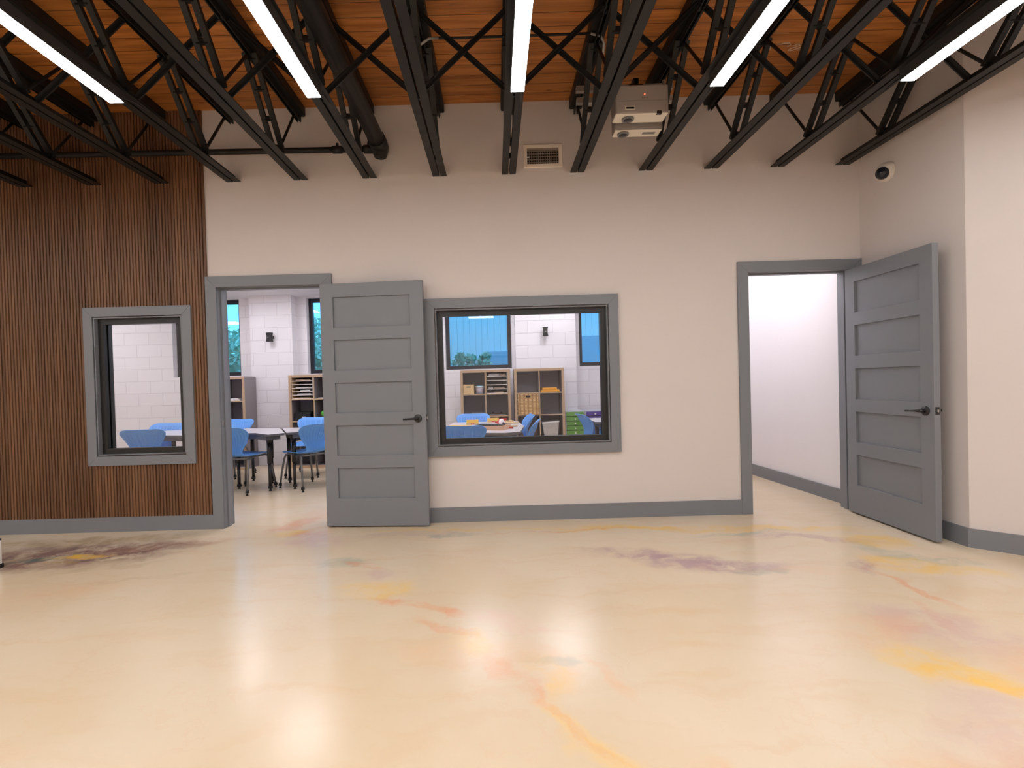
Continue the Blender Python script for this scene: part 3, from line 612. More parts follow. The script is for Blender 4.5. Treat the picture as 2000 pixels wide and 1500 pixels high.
# projectors hung lens-down from galvanised rails
def rail(y, z, label):
    t = thing('mounting_rail', label, 'bracket', (1.07, y, z), group='galvanised projector rails')
    bm = bmesh.new(); frame_ring(bm, -.0205, .0205, -.0205, .0205, .004, -0.375, 0.375)
    bmesh.ops.rotate(bm, verts=bm.verts[:], cent=(0, 0, 0), matrix=Matrix.Rotation(math.pi / 2, 3, 'Z'))
    obj('channel', bm, GALV, t)
    for xx in (-.30, .30):
        bm = bmesh.new(); tube(bm, [(xx, -.03, -.02), (xx, -.03, .03)], 0.008, 8); tube(bm, [(xx, -.03, .025), (xx, -.03, .04)], 0.014, 6); obj('bolt', bm, CHROME, t)
rail(-0.5, 3.494, 'upper galvanised square rail carrying the projectors'); rail(-0.5, 3.402, 'lower galvanised square rail carrying the projectors')
def projector(loc, w, d, h, label, lensx, var):
    """hangs pointing straight down: w along X, d thickness along Y, h body length along Z; lens on the underside"""
    t = thing('projector', label, 'projector', loc, group='projectors hung from the joists')
    bm = bmesh.new(); box(bm, -w / 2, w / 2, -d / 2, d / 2, 0, h)
    for k_, f_ in enumerate(bm.faces): f_.material_index = 0 if k_ == 0 else 1  # underside cream, every other face takes the darker colour
    obj('body', bm, [CREAM, mat('darker_projector_faces', (.36, .32, .295), .5, noise=.02)], t, bevel=0.012)
    bm = bmesh.new(); box(bm, -w / 2 + .012, w / 2 - .012, -d / 2 - .0015, -d / 2 + .001, 0.09, 0.0925); obj('seam', bm, mat('seam_shadow_gap', (0.25, 0.22, 0.2), .6, noise=.05), t)
    bm = bmesh.new(); tube(bm, [(lensx, 0, .004), (lensx, 0, -.012)], [0.045, 0.042], 28); r1 = obj('lens_ring', bm, mat('grey_lens_ring', (.16, .15, .15), .4, noise=.1), t)
    bm = bmesh.new(); lathe(bm, [(0.0, -.0165), (0.012, -.016), (0.024, -.0145), (0.030, -.012), (.030, -.010)], 'Z', (lensx, 0, 0), 24); obj('lens', bm, LENS, r1)
    if var == 0:
        bm = bmesh.new(); box(bm, w / 2 - .085, w / 2 - .05, -d / 2 - .002, -d / 2 + .02, -.002, .018); obj('sensor_window', bm, LENS, t)
        bm = bmesh.new(); box(bm, lensx - .035, lensx + .035, -d / 2 - .003, -d / 2 + .002, 0.03, 0.055); box(bm, lensx - .028, lensx + .028, -d / 2 - .006, -d / 2, 0.034, 0.046, mi=1); obj('focus_slider', bm, [CREAM, LENS], t)
        bm = bmesh.new(); lathe(bm, [(0, 0), (.004, 0), (.004, .003), (0, .003)], 'Y', (0.02, -d / 2 - .003, 0.135), 10); obj('indicator', bm, INDICATOR, t)
        bm = bmesh.new()
        for k in range(3): box(bm, 0.0 + k * .015, .010 + k * .015, -d / 2 - .0012, -d / 2 + .001, 0.108, 0.116)
        obj('button', bm, mat('brown_grey_print', (.2, .16, .14), .6, noise=.05), t)
    else:
        bm = bmesh.new(); box(bm, 0.04, 0.135, -.018, .016, -.0015, .002); obj('vent_grille', bm, mat('grey_vent', (.2, .19, .18), .5, noise=.2, nscale=80), t)
        bm = bmesh.new(); box(bm, -w / 2 + .01, w / 2 - .01, -d / 2 - .001, -d / 2 + .004, 0.0, 0.004); obj('seam', bm, MATS['seam_shadow_gap'], t)
    bm = bmesh.new(); box(bm, -.05, .05, d / 2 - .001, d / 2 + .02, .06, h + .08); box(bm, -.012, .012, d / 2 - .001, d / 2 + .012, h + .02, 3.41 - loc[2]); box(bm, -.02, .02, d / 2 - .001, -.51 - loc[1], 3.375 - loc[2], 3.41 - loc[2]); obj('mount_plate', bm, BLACK, t)
    return t
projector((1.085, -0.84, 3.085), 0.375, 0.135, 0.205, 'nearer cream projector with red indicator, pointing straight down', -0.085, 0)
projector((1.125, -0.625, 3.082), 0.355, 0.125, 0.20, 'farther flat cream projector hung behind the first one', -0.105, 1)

# air vent
t = thing('air_vent', 'white register vent with square grid high on the back wall', 'vent', (0.474, 0, 3.105))
bm = bmesh.new(); frame_ring(bm, -.169, .169, 0, .198, .030, -0.012, 0.0); obj('vent_frame', bm, mat('vent_paint', (.85, .76, .66), .45, noise=.02), t, bevel=.002)
bm = bmesh.new(); box(bm, -.14, .14, -0.002, 0.0, .028, .170); obj('duct_shade_sheet', bm, mat('duct_shade', (.012, .009, .008), .8, noise=.1), t)  # near-black sheet on the wall, stands for the shade inside the duct
bm = bmesh.new()
for k in range(14):
    xx = -.139 + .278 * (k + .5) / 14 + .0099; 
    if k < 13: box(bm, xx - .0022, xx + .0022, -.010, -.003, .03, .152)
for k in range(5):
    zz = .045 + k * .0245; box(bm, -.139, .139, -.006, -.002, zz - .0028, zz + .0028)
box(bm, -.139, .139, -.010, -.002, .150, .168)
obj('grille', bm, mat('grille_paint', (.30, .25, .21), .5, noise=.05), t)
bm = bmesh.new(); box(bm, -.140, -.120, -.016, -.008, .083, .093); obj('damper_lever', bm, WHITEPL, t)

# dome camera on the right wall
t = thing('dome_camera', 'white dome security camera with black lens on the right wall', 'camera', (3.25, -0.334, 2.853))
bm = bmesh.new(); lathe(bm, [(0, 0), (.078, 0), (.078, -.012), (.074, -.03), (.066, -.06), (.05, -.078), (0, -.085)], 'X', n=32); obj('housing', bm, mat('camera_white', (.72, .66, .58), .35, noise=.02), t)
bm = bmesh.new(); d = Vector((-.80, -.42, -.30)).normalized()
bmesh.ops.create_uvsphere(bm, u_segments=24, v_segments=16, radius=.050)
for v in bm.verts: v.co = v.co + Vector((-.045, -.012, -.010)) + d * .024
for f in bm.faces: f.smooth = True
bub = obj('lens_bubble', bm, LENS, t)

# chalk strokes on the planks
bm = bmesh.new()
def stroke(pts): tube(bm, [(x, y, ROOF - .0005) for x, y in pts], 0.0035, 6)
stroke([(2.06, -.66), (2.10, -.70), (2.13, -.66), (2.15, -.62)]); stroke([(2.20, -.69), (2.25, -.695), (2.275, -.675), (2.262, -.65)]); stroke([(2.17, -.685), (2.205, -.682), (2.215, -.70)])
stroke([(2.30, -.66), (2.325, -.68), (2.35, -.665), (2.325, -.645), (2.30, -.63), (2.29, -.61), (2.32, -.605), (2.36, -.635), (2.40, -.665)]); stroke([(2.365, -.675), (2.40, -.69), (2.415, -.66), (2.39, -.64), (2.40, -.62), (2.36, -.61)])
tag(obj('chalk_scribble', bm, CHALK), 'white chalk scribble on the ceiling planks at right', 'chalk mark')

# thin white panel at the extreme left edge
t = thing('display_panel', 'white panel edge on black feet at the left photo edge', 'panel', (-3.80, -0.885, 0))
bm = bmesh.new(); box(bm, -.60, .222, 0, .018, .03, .195); obj('board', bm, WHITEPL, t)
bm = bmesh.new(); box(bm, -.60, .222, -.002, .020, .195, .21); obj('top_trim', bm, BLACK, t)
for sx in (.20, -.55):
    bm = bmesh.new(); box(bm, sx - .03, sx + .028, -.01, .025, 0, .03); obj('foot', bm, BLACK, t)

# ------------------------------------------------------------------ classroom lights
def panel_light(x, y, label, m=PANEL, s=0.29):
    t = thing('panel_light', label, 'ceiling light', (x, y, CH), group='square panel lights of the classroom')
    bm = bmesh.new(); frame_ring(bm, -s - .015, s + .015, -s - .015, s + .015, .02, -.012, 0.0); bmesh.ops.rotate(bm, verts=bm.verts[:], cent=(0, 0, 0), matrix=Matrix.Rotation(-math.pi / 2, 3, 'X'))
    for v in bm.verts: v.co.z = -abs(v.co.z)
    obj('light_frame', bm, WHITEPL, t)
    bm = bmesh.new(); box(bm, -s, s, -s, s, -.009, -.003); obj('diffuser', bm, m, t)
for (x, y, lb) in ((-2.26, 1.11, 'square white ceiling panel light just inside the left door'), (-0.28, 3.0, 'square ceiling panel light over the shelf with the tray rack'), (1.0, 2.95, 'square ceiling panel light near the drawer units'),
                   (-0.28, 1.03, 'square ceiling panel light over the toy table'), (1.15, 1.03, 'square ceiling panel light in the near right of the classroom'), (-2.26, 2.9, 'square ceiling panel light over the back desks'), (-4.6, 1.11, 'square ceiling panel light over the left desk'), (-3.70, 2.66, 'square ceiling panel light in front of the left block pier'), (-5.9, 1.11, 'added square ceiling panel light in the near left corner of the classroom'), (-6.3, 2.87, 'added square ceiling panel light in the far left corner of the classroom')):  # left corner panels are unseen, added to brighten the left block wall
    panel_light(x, y, lb)
panel_light(2.50, 0.85, 'square ceiling panel light in the corridor, nearest the door', HPANEL); panel_light(2.50, 2.35, 'square ceiling panel light farther down the corridor', HPANEL)

# ------------------------------------------------------------------ chairs
def chair_shell_bm():
    prof = [  # (y forward, z, half width, cup) along the shell from the seat front to the top of the back
        (0.235, 0.430, 0.170, 0.0), (0.215, 0.445, 0.195, 0.004), (0.13, 0.446, 0.215, 0.012), (0.0, 0.437, 0.215, 0.016), (-0.11, 0.432, 0.200, 0.018), (-0.175, 0.440, 0.170, 0.016),
        (-0.205, 0.470, 0.135, 0.012), (-0.205, 0.515, 0.128, 0.016), (-0.200, 0.560, 0.150, 0.026), (-0.212, 0.620, 0.190, 0.040), (-0.235, 0.675, 0.222, 0.046), (-0.258, 0.718, 0.236, 0.036), (-0.276, 0.750, 0.228, 0.022), (-0.290, 0.772, 0.205, 0.012), (-0.299, 0.784, 0.175, 0.006), (-0.303, 0.789, 0.150, 0.003)]
    pts = []
    for k in range(len(prof) - 1):   # Catmull-Rom refinement
        p0 = prof[max(k - 1, 0)]; p1 = prof[k]; p2 = prof[k + 1]; p3 = prof[min(k + 2, len(prof) - 1)]
        for s in range(4):
            u = s / 4
            pts.append(tuple(0.5 * (2 * b + (c - a) * u + (2 * a - 5 * b + 4 * c - d_) * u * u + (3 * b - a - 3 * c + d_) * u ** 3) for a, b, c, d_ in zip(p0, p1, p2, p3)))
    pts.append(prof[-1])
    bm = bmesh.new(); NU = 72; rows = []
    for i, (y, z, w, cup) in enumerate(pts):
        a = pts[max(i - 1, 0)]; b_ = pts[min(i + 1, len(pts) - 1)]
        tv = Vector((0, b_[0] - a[0], b_[1] - a[1])).normalized(); nv = Vector((0, tv.z, -tv.y))      # towards the sitter
        if nv.z < 0 and i < 16: nv = -nv
        f = i / (len(pts) - 1); rib = max(0, min(1, (f - 0.36) / 0.05)) * max(0, min(1, (0.80 - f) / 0.08))
        row = []
        for j in range(NU + 1):
            u = -1 + 2 * j / NU
            off = cup * u * u + rib * 0.015 * (abs(math.sin(u * 6 * math.pi)) ** 0.45 - 1.0) * (1 if abs(u) < 0.86 else 0.3)
            row.append(bm.verts.new(Vector((u * w, y, z)) + nv * off))
        rows.append(row)
    for a, b_ in zip(rows, rows[1:]):
        for j in range(NU): f = bm.faces.new((a[j], a[j + 1], b_[j + 1], b_[j])); f.smooth = True
    return bm
def make_chair():
    t = thing('classroom_chair', '', 'chair')
    sh = obj('seat_shell', chair_shell_bm(), BLUE, t); so = sh.modifiers.new('solid', 'SOLIDIFY'); so.thickness = 0.007; so.offset = 0
    bm = bmesh.new()
    tube(bm, [(-.15, .14, .425), (-.15, -.15, .412), (-.13, -.17, .412), (.13, -.17, .412), (.15, -.15, .412), (.15, .14, .425)], .011, 8); tube(bm, [(-.15, .02, .415), (.15, .02, .415)], .010, 8)
    obj('under_frame', bm, GREYLEG, t)
    for sx, sy in ((-1, 1), (1, 1), (-1, -1), (1, -1)):
        bm = bmesh.new()
        if sy > 0: P = [(sx * .15, .10, .422), (sx * .155, .155, .422), (sx * .165, .19, .405), (sx * .18, .205, .36), (sx * .205, .225, .20), (sx * .222, .240, .05)]
        else: P = [(sx * .15, -.08, .415), (sx * .155, -.12, .412), (sx * .165, -.145, .39), (sx * .18, -.165, .33), (sx * .205, -.21, .18), (sx * .222, -.245, .05)]
        tube(bm, P, .0125, 10); leg = obj('leg', bm, GREYLEG, t)
        bm = bmesh.new(); e = P[-1]; d = Vector(P[-1]) - Vector(P[-2]); d.normalize()
        tube(bm, [Vector(e) - d * .012, Vector(e) + d * .022], [.019, .021], 12); tube(bm, [(e[0] + d.x * .03, e[1] + d.y * .03, .026), (e[0] + d.x * .03, e[1] + d.y * .03, 0.0)], [.008, .016], 12); obj('foot', bm, RUBBER, leg)
    return t
c0 = make_chair()
CH_ = [  # centre, heading of the sitter in degrees from +X, label
    (-3.05, 1.66, 75, 'blue ribbed plastic chair nearest the left doorway jamb, back to the camera'),
    (-2.36, 1.80, 143, 'blue ribbed plastic chair beside the open left door leaf, back to the camera'),
    (-3.80, 2.72, 265, 'blue plastic chair behind the desk, in front of the left doorway shelf'),
    (-2.66, 2.66, 268, 'blue plastic chair behind the desk, below the shelf with a black box'),
    (-4.25, 1.74, 106, 'blue chair with its back close to the narrow window, nearest one there'),
    (-4.53, 2.24, 268, 'blue chair on the far side of the desk seen through the narrow window'),
    (-0.33, 1.02, 88, 'blue chair at the near left of the toy table, back to the camera'),
    (-0.33, 2.42, 268, 'blue chair behind the toy table in front of the tray rack shelf'),
    (0.19, 2.22, 186, 'farther of two blue chairs seen edge on at the right of the toy table'),
    (0.20, 1.36, 172, 'nearer of two blue chairs seen edge on at the right of the toy table'),
    (1.36, 2.06, 8, 'blue chair turned to the right in front of the green drawers'),
]
for i, (x, y, a, lb) in enumerate(CH_):
    c = c0 if i == 0 else dup(c0)
    c.location = (x, y, 0); c.rotation_euler = (0, 0, math.radians(a - 90)); tag(c, lb, 'chair', 'blue classroom chairs')

# ------------------------------------------------------------------ desks
def desk(poly, legs, label, z=0.70):
    cx = sum(p[0] for p in poly) / len(poly); cy = sum(p[1] for p in poly) / len(poly)
    t = thing('classroom_desk', label, 'desk', (cx, cy, 0), group='pale grey classroom desks')
    loc = [(x - cx, y - cy) for x, y in poly]
    area = sum(a[0] * b[1] - b[0] * a[1] for a, b in zip(loc, loc[1:] + loc[:1]))
    if area < 0: loc = loc[::-1]
    bm = bmesh.new(); prism(bm, loc, z - .028, z, 0, 1); obj('desk_top', bm, [TABTOP, TABEDGE], t, bevel=.004)
    bm = bmesh.new(); prism(bm, [(x * .86, y * .86) for x, y in loc], z - .075, z - .0285); obj('apron', bm, TABEDGE, t)
    for lx, ly in legs:
        lx -= cx; ly -= cy; bm = bmesh.new()
        tube(bm, [(lx, ly, z - .03), (lx, ly, z - .06), (lx, ly, z - .12)], [.055, .040, .0265], 14, caps=True)
        tube(bm, [(lx, ly, z - .12), (lx, ly, .33)], .0265, 14); tube(bm, [(lx, ly, .33), (lx, ly, .05)], .019, 12); lg = obj('leg', bm, BLACK, t)
        bm = bmesh.new(); tube(bm, [(lx, ly, .06), (lx, ly, .03)], .026, 12); tube(bm, [(lx, ly, .03), (lx, ly, 0)], [.008, .020], 12); obj('foot', bm, RUBBER, lg)
desk([(-2.515, 1.535), (-2.64, 1.37), (-2.90, 1.62), (-3.30, 1.66), (-3.46, 1.80), (-3.38, 2.40), (-2.87, 2.24)], [(-2.735, 1.60), (-3.20, 1.78), (-3.27, 2.30), (-2.93, 2.10)], 'pale grey desk on black legs, left of the seam in the left doorway')
desk([(-2.495, 1.535), (-2.38, 1.62), (-2.12, 2.0), (-1.5, 2.08), (-1.55, 2.42), (-2.845, 2.25)], [(-2.47, 1.68), (-2.70, 2.10), (-1.75, 2.15), (-1.72, 2.34)], 'pale grey desk on black legs, right of the seam, behind the door leaf')
desk([(-4.72, 1.98), (-4.45, 1.72), (-4.05, 1.66), (-3.56, 1.52), (-3.52, 2.42), (-4.16, 2.50), (-4.55, 2.40)], [(-4.42, 1.86), (-3.72, 1.62), (-3.66, 2.30), (-4.32, 2.30)], 'pale grey desk seen through the narrow window')
desk([(-0.62, 1.52), (-0.42, 0.95), (0.09, 0.80), (0.255, 0.90), (0.33, 1.55), (0.29, 2.36), (-0.58, 2.42)], [(-0.45, 1.35), (0.12, 1.02), (0.20, 2.22), (-0.45, 2.28)], 'pale grey desk covered with toys behind the wide window')
desk([(1.235, 1.86), (1.24, 2.48), (1.9, 2.62), (2.05, 1.9), (1.62, 1.74)], [(1.36, 1.98), (1.36, 2.38), (1.86, 2.45), (1.84, 1.94)], 'pale grey desk at the right edge of the wide window')

# ------------------------------------------------------------------ cube shelves
def shelf_unit(x0, label, w=0.765, y0=3.27, d=0.375, h=1.425):
    t = thing('cube_shelf', label, 'shelf', (x0, y0, 0), group='oak edged cube shelves')
    T = .040; t2 = .017
    def put(nm, a, back=False): bm = bmesh.new(); box(bm, *a, mi=0, front=1); return obj(nm, bm, [SHELFGREY, OAK], t)
    put('side_panel', (0, T, 0, d, 0, h)); put('side_panel', (w - T, w, 0, d, 0, h)); put('top_panel', (T, w - T, 0, d, h - T, h)); put('bottom_panel', (T, w - T, 0, d, 0, T))
    put('divider', (w / 2 - t2 / 2, w / 2 + t2 / 2, 0.002, d - .01, T, h - T))
    zs = []
    for k in range(1, 4):
        z = T + (h - 2 * T) * k / 4; zs.append(z)
        for xa, xb in ((T, w / 2 - t2 / 2), (w / 2 + t2 / 2, w - T)):
            put('shelf_board', (xa, xb, 0.003, d - .01, z - t2 / 2, z + t2 / 2))
    bm = bmesh.new(); box(bm, T, w - T, d - .01, d - .002, T, h - T); obj('back_panel', bm, SHELFBACK, t)
    return t
SD, SCx, SA, SB = -4.59, -3.155, -0.533, 0.290
shelf_unit(SD, 'oak edged cube shelf at the left side of the left doorway'); shelf_unit(SCx, 'oak edged cube shelf half behind the open left door leaf')
shelf_unit(SA, 'oak edged cube shelf with pine box and tray rack, under the outside window'); shelf_unit(SB, 'oak edged cube shelf holding a wicker basket and orange folders')
T = .04; t2 = .017; hh = 1.425
def cellpos(x0, col, row):
    w = .765; xa = x0 + T if col == 0 else x0 + w / 2 + t2 / 2
    return xa, xa + (w / 2 - t2 / 2 - T), T + (hh - 2 * T) * (3 - row) / 4 + (t2 / 2 if row < 3 else 0)
FY = 3.27
def tray_rack(x0, col, label, n, papers):
    xa, xb, z = cellpos(x0, col, 0); t = thing('tray_rack', label, 'tray rack', ((xa + xb) / 2, FY, z), group='paper tray racks in the shelves')
    w = (xb - xa) / 2 - .004; H = .325
    for sx in (-1, 1):
        bm = bmesh.new(); a, b_ = sorted((sx * w, sx * (w - .006))); box(bm, a, b_, .012, .30, 0, H); obj('side_panel', bm, PINE if sx < 0 else WHITEPL, t)
    for k in range(n):
        bm = bmesh.new(); zz = H * k / n + (.0 if k == 0 else 0); box(bm, -w + .006, w - .006, .008, .30, zz, zz + .009); obj('tray_board', bm, mat('pale_tray_edge', (.80, .75, .68), .5, noise=.03), t)
    for k, m_, a, b_, hgt in papers:
        zz = z + H * k / n + .009; bm = bmesh.new(); box(bm, a, b_, .02, .27, 0, hgt)
        o = obj('paper_stack', bm, m_); o.location = ((xa + xb) / 2, FY, zz)
        tag(o, '%s paper stack, tray %d from the bottom of the %s' % ({'white_paper': 'white', 'brown_paper': 'brown', 'grey_paper': 'grey'}[m_.name], k + 1, 'rack in the left doorway' if x0 < -2 else 'rack behind the wide window'), 'paper', 'papers in the tray racks')
tray_rack(SA, 1, 'white tray rack filling the upper right cell behind the wide window', 5, [(0, BROWNPAPER, -.05, .10, .018), (1, GREYPAPER, -.13, -.06, .03), (1, BROWNPAPER, -.04, .12, .025), (4, GREYPAPER, -.12, .04, .035), (4, BROWNPAPER, .05, .13, .03)])
tray_rack(SCx, 0, 'tray rack with papers in the upper left cell seen through the left door', 6, [(0, BROWNPAPER, -.12, .12, .015), (1, GREYPAPER, -.08, .12, .02), (2, PAPER, -.03, .11, .02), (2 + 1, GREYPAPER, -.1, .1, .012), (5, BROWNPAPER, -.10, .12, .02)])
def item(name, bm, m, label, cat, loc, rz=0, **k):
    o = obj(name, bm, m, **k); o.location = loc; o.rotation_euler = (0, 0, rz); return tag(o, label, cat)
# pine box, bin with aqua lid
xa, xb, z = cellpos(SA, 0, 0)
t = thing('storage_box', 'pale pine storage box with a dark hand slot in the shelf', 'box', (xa + .085, FY + .01, z))
bm = bmesh.new(); box(bm, -.082, .082, 0, .20, 0, .148); obj('body', bm, PINE, t, bevel=.003)
bm = bmesh.new(); box(bm, -.034, .034, -.001, .004, .105, .120); obj('hand_slot', bm, BLACK, t)
t = thing('plastic_tub', 'cloudy plastic tub with aqua lid beside the pine box', 'tub', (xa + .255, FY + .08, z))
bm = bmesh.new(); tube(bm, [(0, 0, 0), (0, 0, .10)], [.052, .066], 20); obj('body', bm, CLEARBIN, t)
bm = bmesh.new(); tube(bm, [(0, 0, .10), (0, 0, .118)], [.071, .071], 20); obj('rim', bm, WHITEPL, t)
bm = bmesh.new(); tube(bm, [(0, 0, .118), (0, 0, .128)], [.050, .044], 20); obj('lid', bm, AQUA, t)
# keyboard-like black instrument and papers in the second row
xa, xb, z = cellpos(SA, 1, 1)
t = thing('music_keyboard', 'small black electronic keyboard lying in the shelf', 'keyboard', ((xa + xb) / 2, FY + .02, z))
bm = bmesh.new(); box(bm, -.145, .145, 0, .12, 0, .035); obj('body', bm, BLACK, t, bevel=.004)
for sx in (-.07, .055):
    bm = bmesh.new(); tube(bm, [(sx, .03, .035), (sx, .03, .06)], [.020, .010], 12); obj('knob', bm, BLACK, t)
bm = bmesh.new(); box(bm, -.13, .13, -.0015, .001, .012, .017); obj('trim_line', bm, GREYPAPER, t)
xa, xb, z = cellpos(SA, 0, 1)
bm = bmesh.new(); box(bm, -.10, .10, -.12, .12, 0, .045); item('book', bm, GREYPAPER, 'grey book lying in the shelf cell behind the far blue chair', 'book', ((xa + xb) / 2 + .05, FY + .15, z), .05)
# orange folders
xa, xb, z = cellpos(SB, 1, 0)
for k, (w, h, dx) in enumerate(((.145, .034, 0), (.115, .034, -.012))):
    bm = bmesh.new(); box(bm, -w, w, -.11, .11, 0, h)
    item('folder', bm, ORANGE, ['lower bright orange folder of two in the shelf', 'upper bright orange folder of two in the shelf'][k], 'folder', ((xa + xb) / 2 - .01 + dx, FY + .13, z + k * .0345), .04 * k, bevel=.006)['group'] = 'orange folders'
# wicker basket
xa, xb, z = cellpos(SB, 0, 1)
t = thing('wicker_basket', 'square woven wicker basket with a dark handle slot', 'basket', ((xa + xb) / 2, FY - .006, z))
bm = bmesh.new(); box(bm, -.155, .155, 0, .30, 0, .315); obj('body', bm, WICKER, t, bevel=.012)
bm = bmesh.new(); frame_ring(bm, -.158, .158, 0.0, .318, .018, -.008, .004); obj('rim', bm, WICKER, t)
bm = bmesh.new(); box(bm, -.035, .035, -.002, .01, .262, .288); obj('handle_slot', bm, BLACK, t)
# pale bin and wire basket in the third row
xa, xb, z = cellpos(SB, 1, 2)
t = thing('plastic_bin', 'pale translucent plastic bin full of small parts', 'bin', ((xa + xb) / 2 - .01, FY + .02, z))
bm = bmesh.new(); a = [(-.105, 0), (.105, 0), (.125, .215), (-.135, .195)]; prism(bm, a, 0, .22, axis='Y'); obj('body', bm, PALEBIN, t, bevel=.006)
bm = bmesh.new(); prism(bm, [(-.138, .19), (.128, .21), (.128, .23), (-.138, .21)], -.008, .228, axis='Y'); obj('rim', bm, WHITEPL, t)
xa, xb, z = cellpos(SB, 0, 2)
t = thing('wire_basket', 'dark wire mesh basket low in the wicker basket shelf', 'basket', ((xa + xb) / 2 + .06, FY + .03, z))
bm = bmesh.new()
for k in range(9): bar(bm, (-.08 + .02 * k, 0, 0), (-.08 + .02 * k, 0, .17), .003, .003)
for k in range(9): bar(bm, (-.08, 0, .02 * k + .005), (.08, 0, .02 * k + .005), .003, .003)
obj('mesh_front', bm, BLACK, t)
bm = bmesh.new(); box(bm, -.082, .082, .004, .2, 0, .008); obj('mesh_base', bm, BLACK, t)
bm = bmesh.new(); box(bm, -.07, .07, .02, .18, .009, .10); item('craft_pack', bm, mat('dull_red_pack', (.25, .10, .10), .6, noise=.3, nscale=30), 'dull red pack inside the wire mesh basket', 'pack', ((xa + xb) / 2 + .06, FY + .03, z))
# left doorway shelf items
xa, xb, z = cellpos(SCx, 0, 1)
t = thing('file_box', 'black lidded file box with white label in the doorway shelf', 'box', ((xa + xb) / 2 - .01, FY + .02, z))
bm = bmesh.new(); box(bm, -.115, .115, 0, .25, 0, .115); obj('body', bm, BLACK, t, bevel=.003)
bm = bmesh.new(); box(bm, -.12, .12, -.004, .255, .115, .132); obj('lid', bm, BLACK, t)
bm = bmesh.new(); box(bm, -.01, .045, -.0015, .001, .02, .065); obj('paper_label', bm, PAPER, t)
xa, xb, z = cellpos(SCx, 1, 1)
bm = bmesh.new(); box(bm, -.06, .06, 0, .12, 0, .045); item('toy_box', bm, PINK, 'pink toy box under the green ball by the door leaf', 'toy', (xa + .13, FY + .03, z), bevel=.008)
bm = bmesh.new(); bmesh.ops.create_uvsphere(bm, u_segments=20, v_segments=14, radius=.055); [setattr(f, 'smooth', True) for f in bm.faces]
item('toy_ball', bm, LIME, 'green ball on the pink toy box by the door leaf', 'ball', (xa + .12, FY + .085, z + .098))
xa, xb, z = cellpos(SCx, 1, 0)
bm = bmesh.new(); box(bm, -.12, .12, 0, .2, 0, .012); item('paper_stack', bm, PAPER, 'white paper stack in the upper right cell behind the door leaf', 'paper', ((xa + xb) / 2, FY + .02, z))
xa, xb, z = cellpos(SCx, 0, 2)
bm = bmesh.new(); box(bm, -.14, .10, 0, .2, 0, .03); item('paper_stack', bm, PAPER, 'white paper stack low in the shelf behind the right desk', 'paper', ((xa + xb) / 2, FY + .02, z))
xa, xb, z = cellpos(SD, 1, 0)
for k in range(2):
    bm = bmesh.new(); box(bm, -.12, .12 - .02 * k, 0, .2, 0, .018); item('paper_stack', bm, PAPER, ['lower white paper stack in the left doorway shelf', 'upper white paper stack in the left doorway shelf'][k], 'paper', ((xa + xb) / 2, FY + .02, z + k * .0185), .04 * k)

# drawer units
def drawer_unit(x0, cols, label):
    t = thing('drawer_unit', label, 'drawers', (x0, 3.30, 0), group='colourful drawer units')
    w = .292; H = .752
    bm = bmesh.new()
    for a in ((0, .010), (w - .010, w)): box(bm, a[0], a[1], 0, .36, 0, H)
    box(bm, .010, w - .010, 0, .36, H - .012, H); box(bm, .010, w - .010, 0, .36, 0, .03); obj('cabinet', bm, mat('pale_blue_white_frame', (.55, .58, .66), .4, noise=.03), t)
    n = len(cols); p = (H - .045) / n
    for k, m_ in enumerate(cols):
        z1 = H - .014 - k * p; bm = bmesh.new(); box(bm, .012, w - .012, -.008, .34, z1 - p + .011, z1); box(bm, .010, w - .010, -.012, -.002, z1 - .012, z1); dr = obj('drawer', bm, m_, t, bevel=.002)
        bm = bmesh.new(); bmesh.ops.create_uvsphere(bm, u_segments=12, v_segments=8, radius=.0125)
        for v in bm.verts: v.co += Vector((w * .5, -.018, z1 - p * .5))
        obj('knob', bm, WHITEPL, dr)
drawer_unit(1.066, [GREEN] * 5 + [AMBER] * 3 + [RED] * 2, 'drawer unit with green and amber drawers right of the shelves')
drawer_unit(1.372, [PURPLE] * 3 + [NAVY] * 7, 'drawer unit with purple and blue drawers by the window edge')

# toys on the desk
TZ = 0.70
t = thing('xylophone', 'pale wooden xylophone tray with dark bars on the toy desk', 'xylophone', (-.06, 1.25, TZ), math.radians(-20))
bm = bmesh.new()
for a in ((-.19, .19, -.12, -.105, 0, .045), (-.19, .19, .105, .12, 0, .045), (-.19, -.175, -.105, .105, 0, .045), (.175, .19, -.105, .105, 0, .045), (-.175, .175, -.105, .105, 0, .012)): box(bm, *a)
obj('tray', bm, mat('pink_pine_wood', (.70, .43, .27), .5, noise=.1, nscale=12), t)
for k in range(8):
    bm = bmesh.new(); box(bm, -.155 + k * .039, -.125 + k * .039, -.095 + .004 * k, .095 - .004 * k, .046, .054); obj('tone_bar', bm, BLACK, t)
t = thing('maraca', 'red and white maraca lying on the toy desk', 'maraca', (.055, 1.62, TZ + .045), math.radians(-55))
bm = bmesh.new(); bmesh.ops.create_uvsphere(bm, u_segments=20, v_segments=14, radius=.045)
for v in bm.verts: v.co.x *= 1.15
for f in bm.faces: f.smooth = True; f.material_index = 0 if f.calc_center_median().x < .012 else 1
obj('rattle_head', bm, [RED, WHITEPL], t)
bm = bmesh.new(); tube(bm, [(.045, 0, -.006), (.10, 0, -.02), (.19, 0, -.033)], [.014, .011, .012], 10); obj('handle', bm, BLACK, t)
def stick(x, y, a, L, m, label):
    bm = bmesh.new(); tube(bm, [(-L / 2, 0, 0), (L / 2, 0, 0)], .010, 8); o = item('rhythm_stick', bm, m, label, 'stick', (x, y, TZ + .0105), math.radians(a)); o['group'] = 'rhythm sticks on the toy desk'
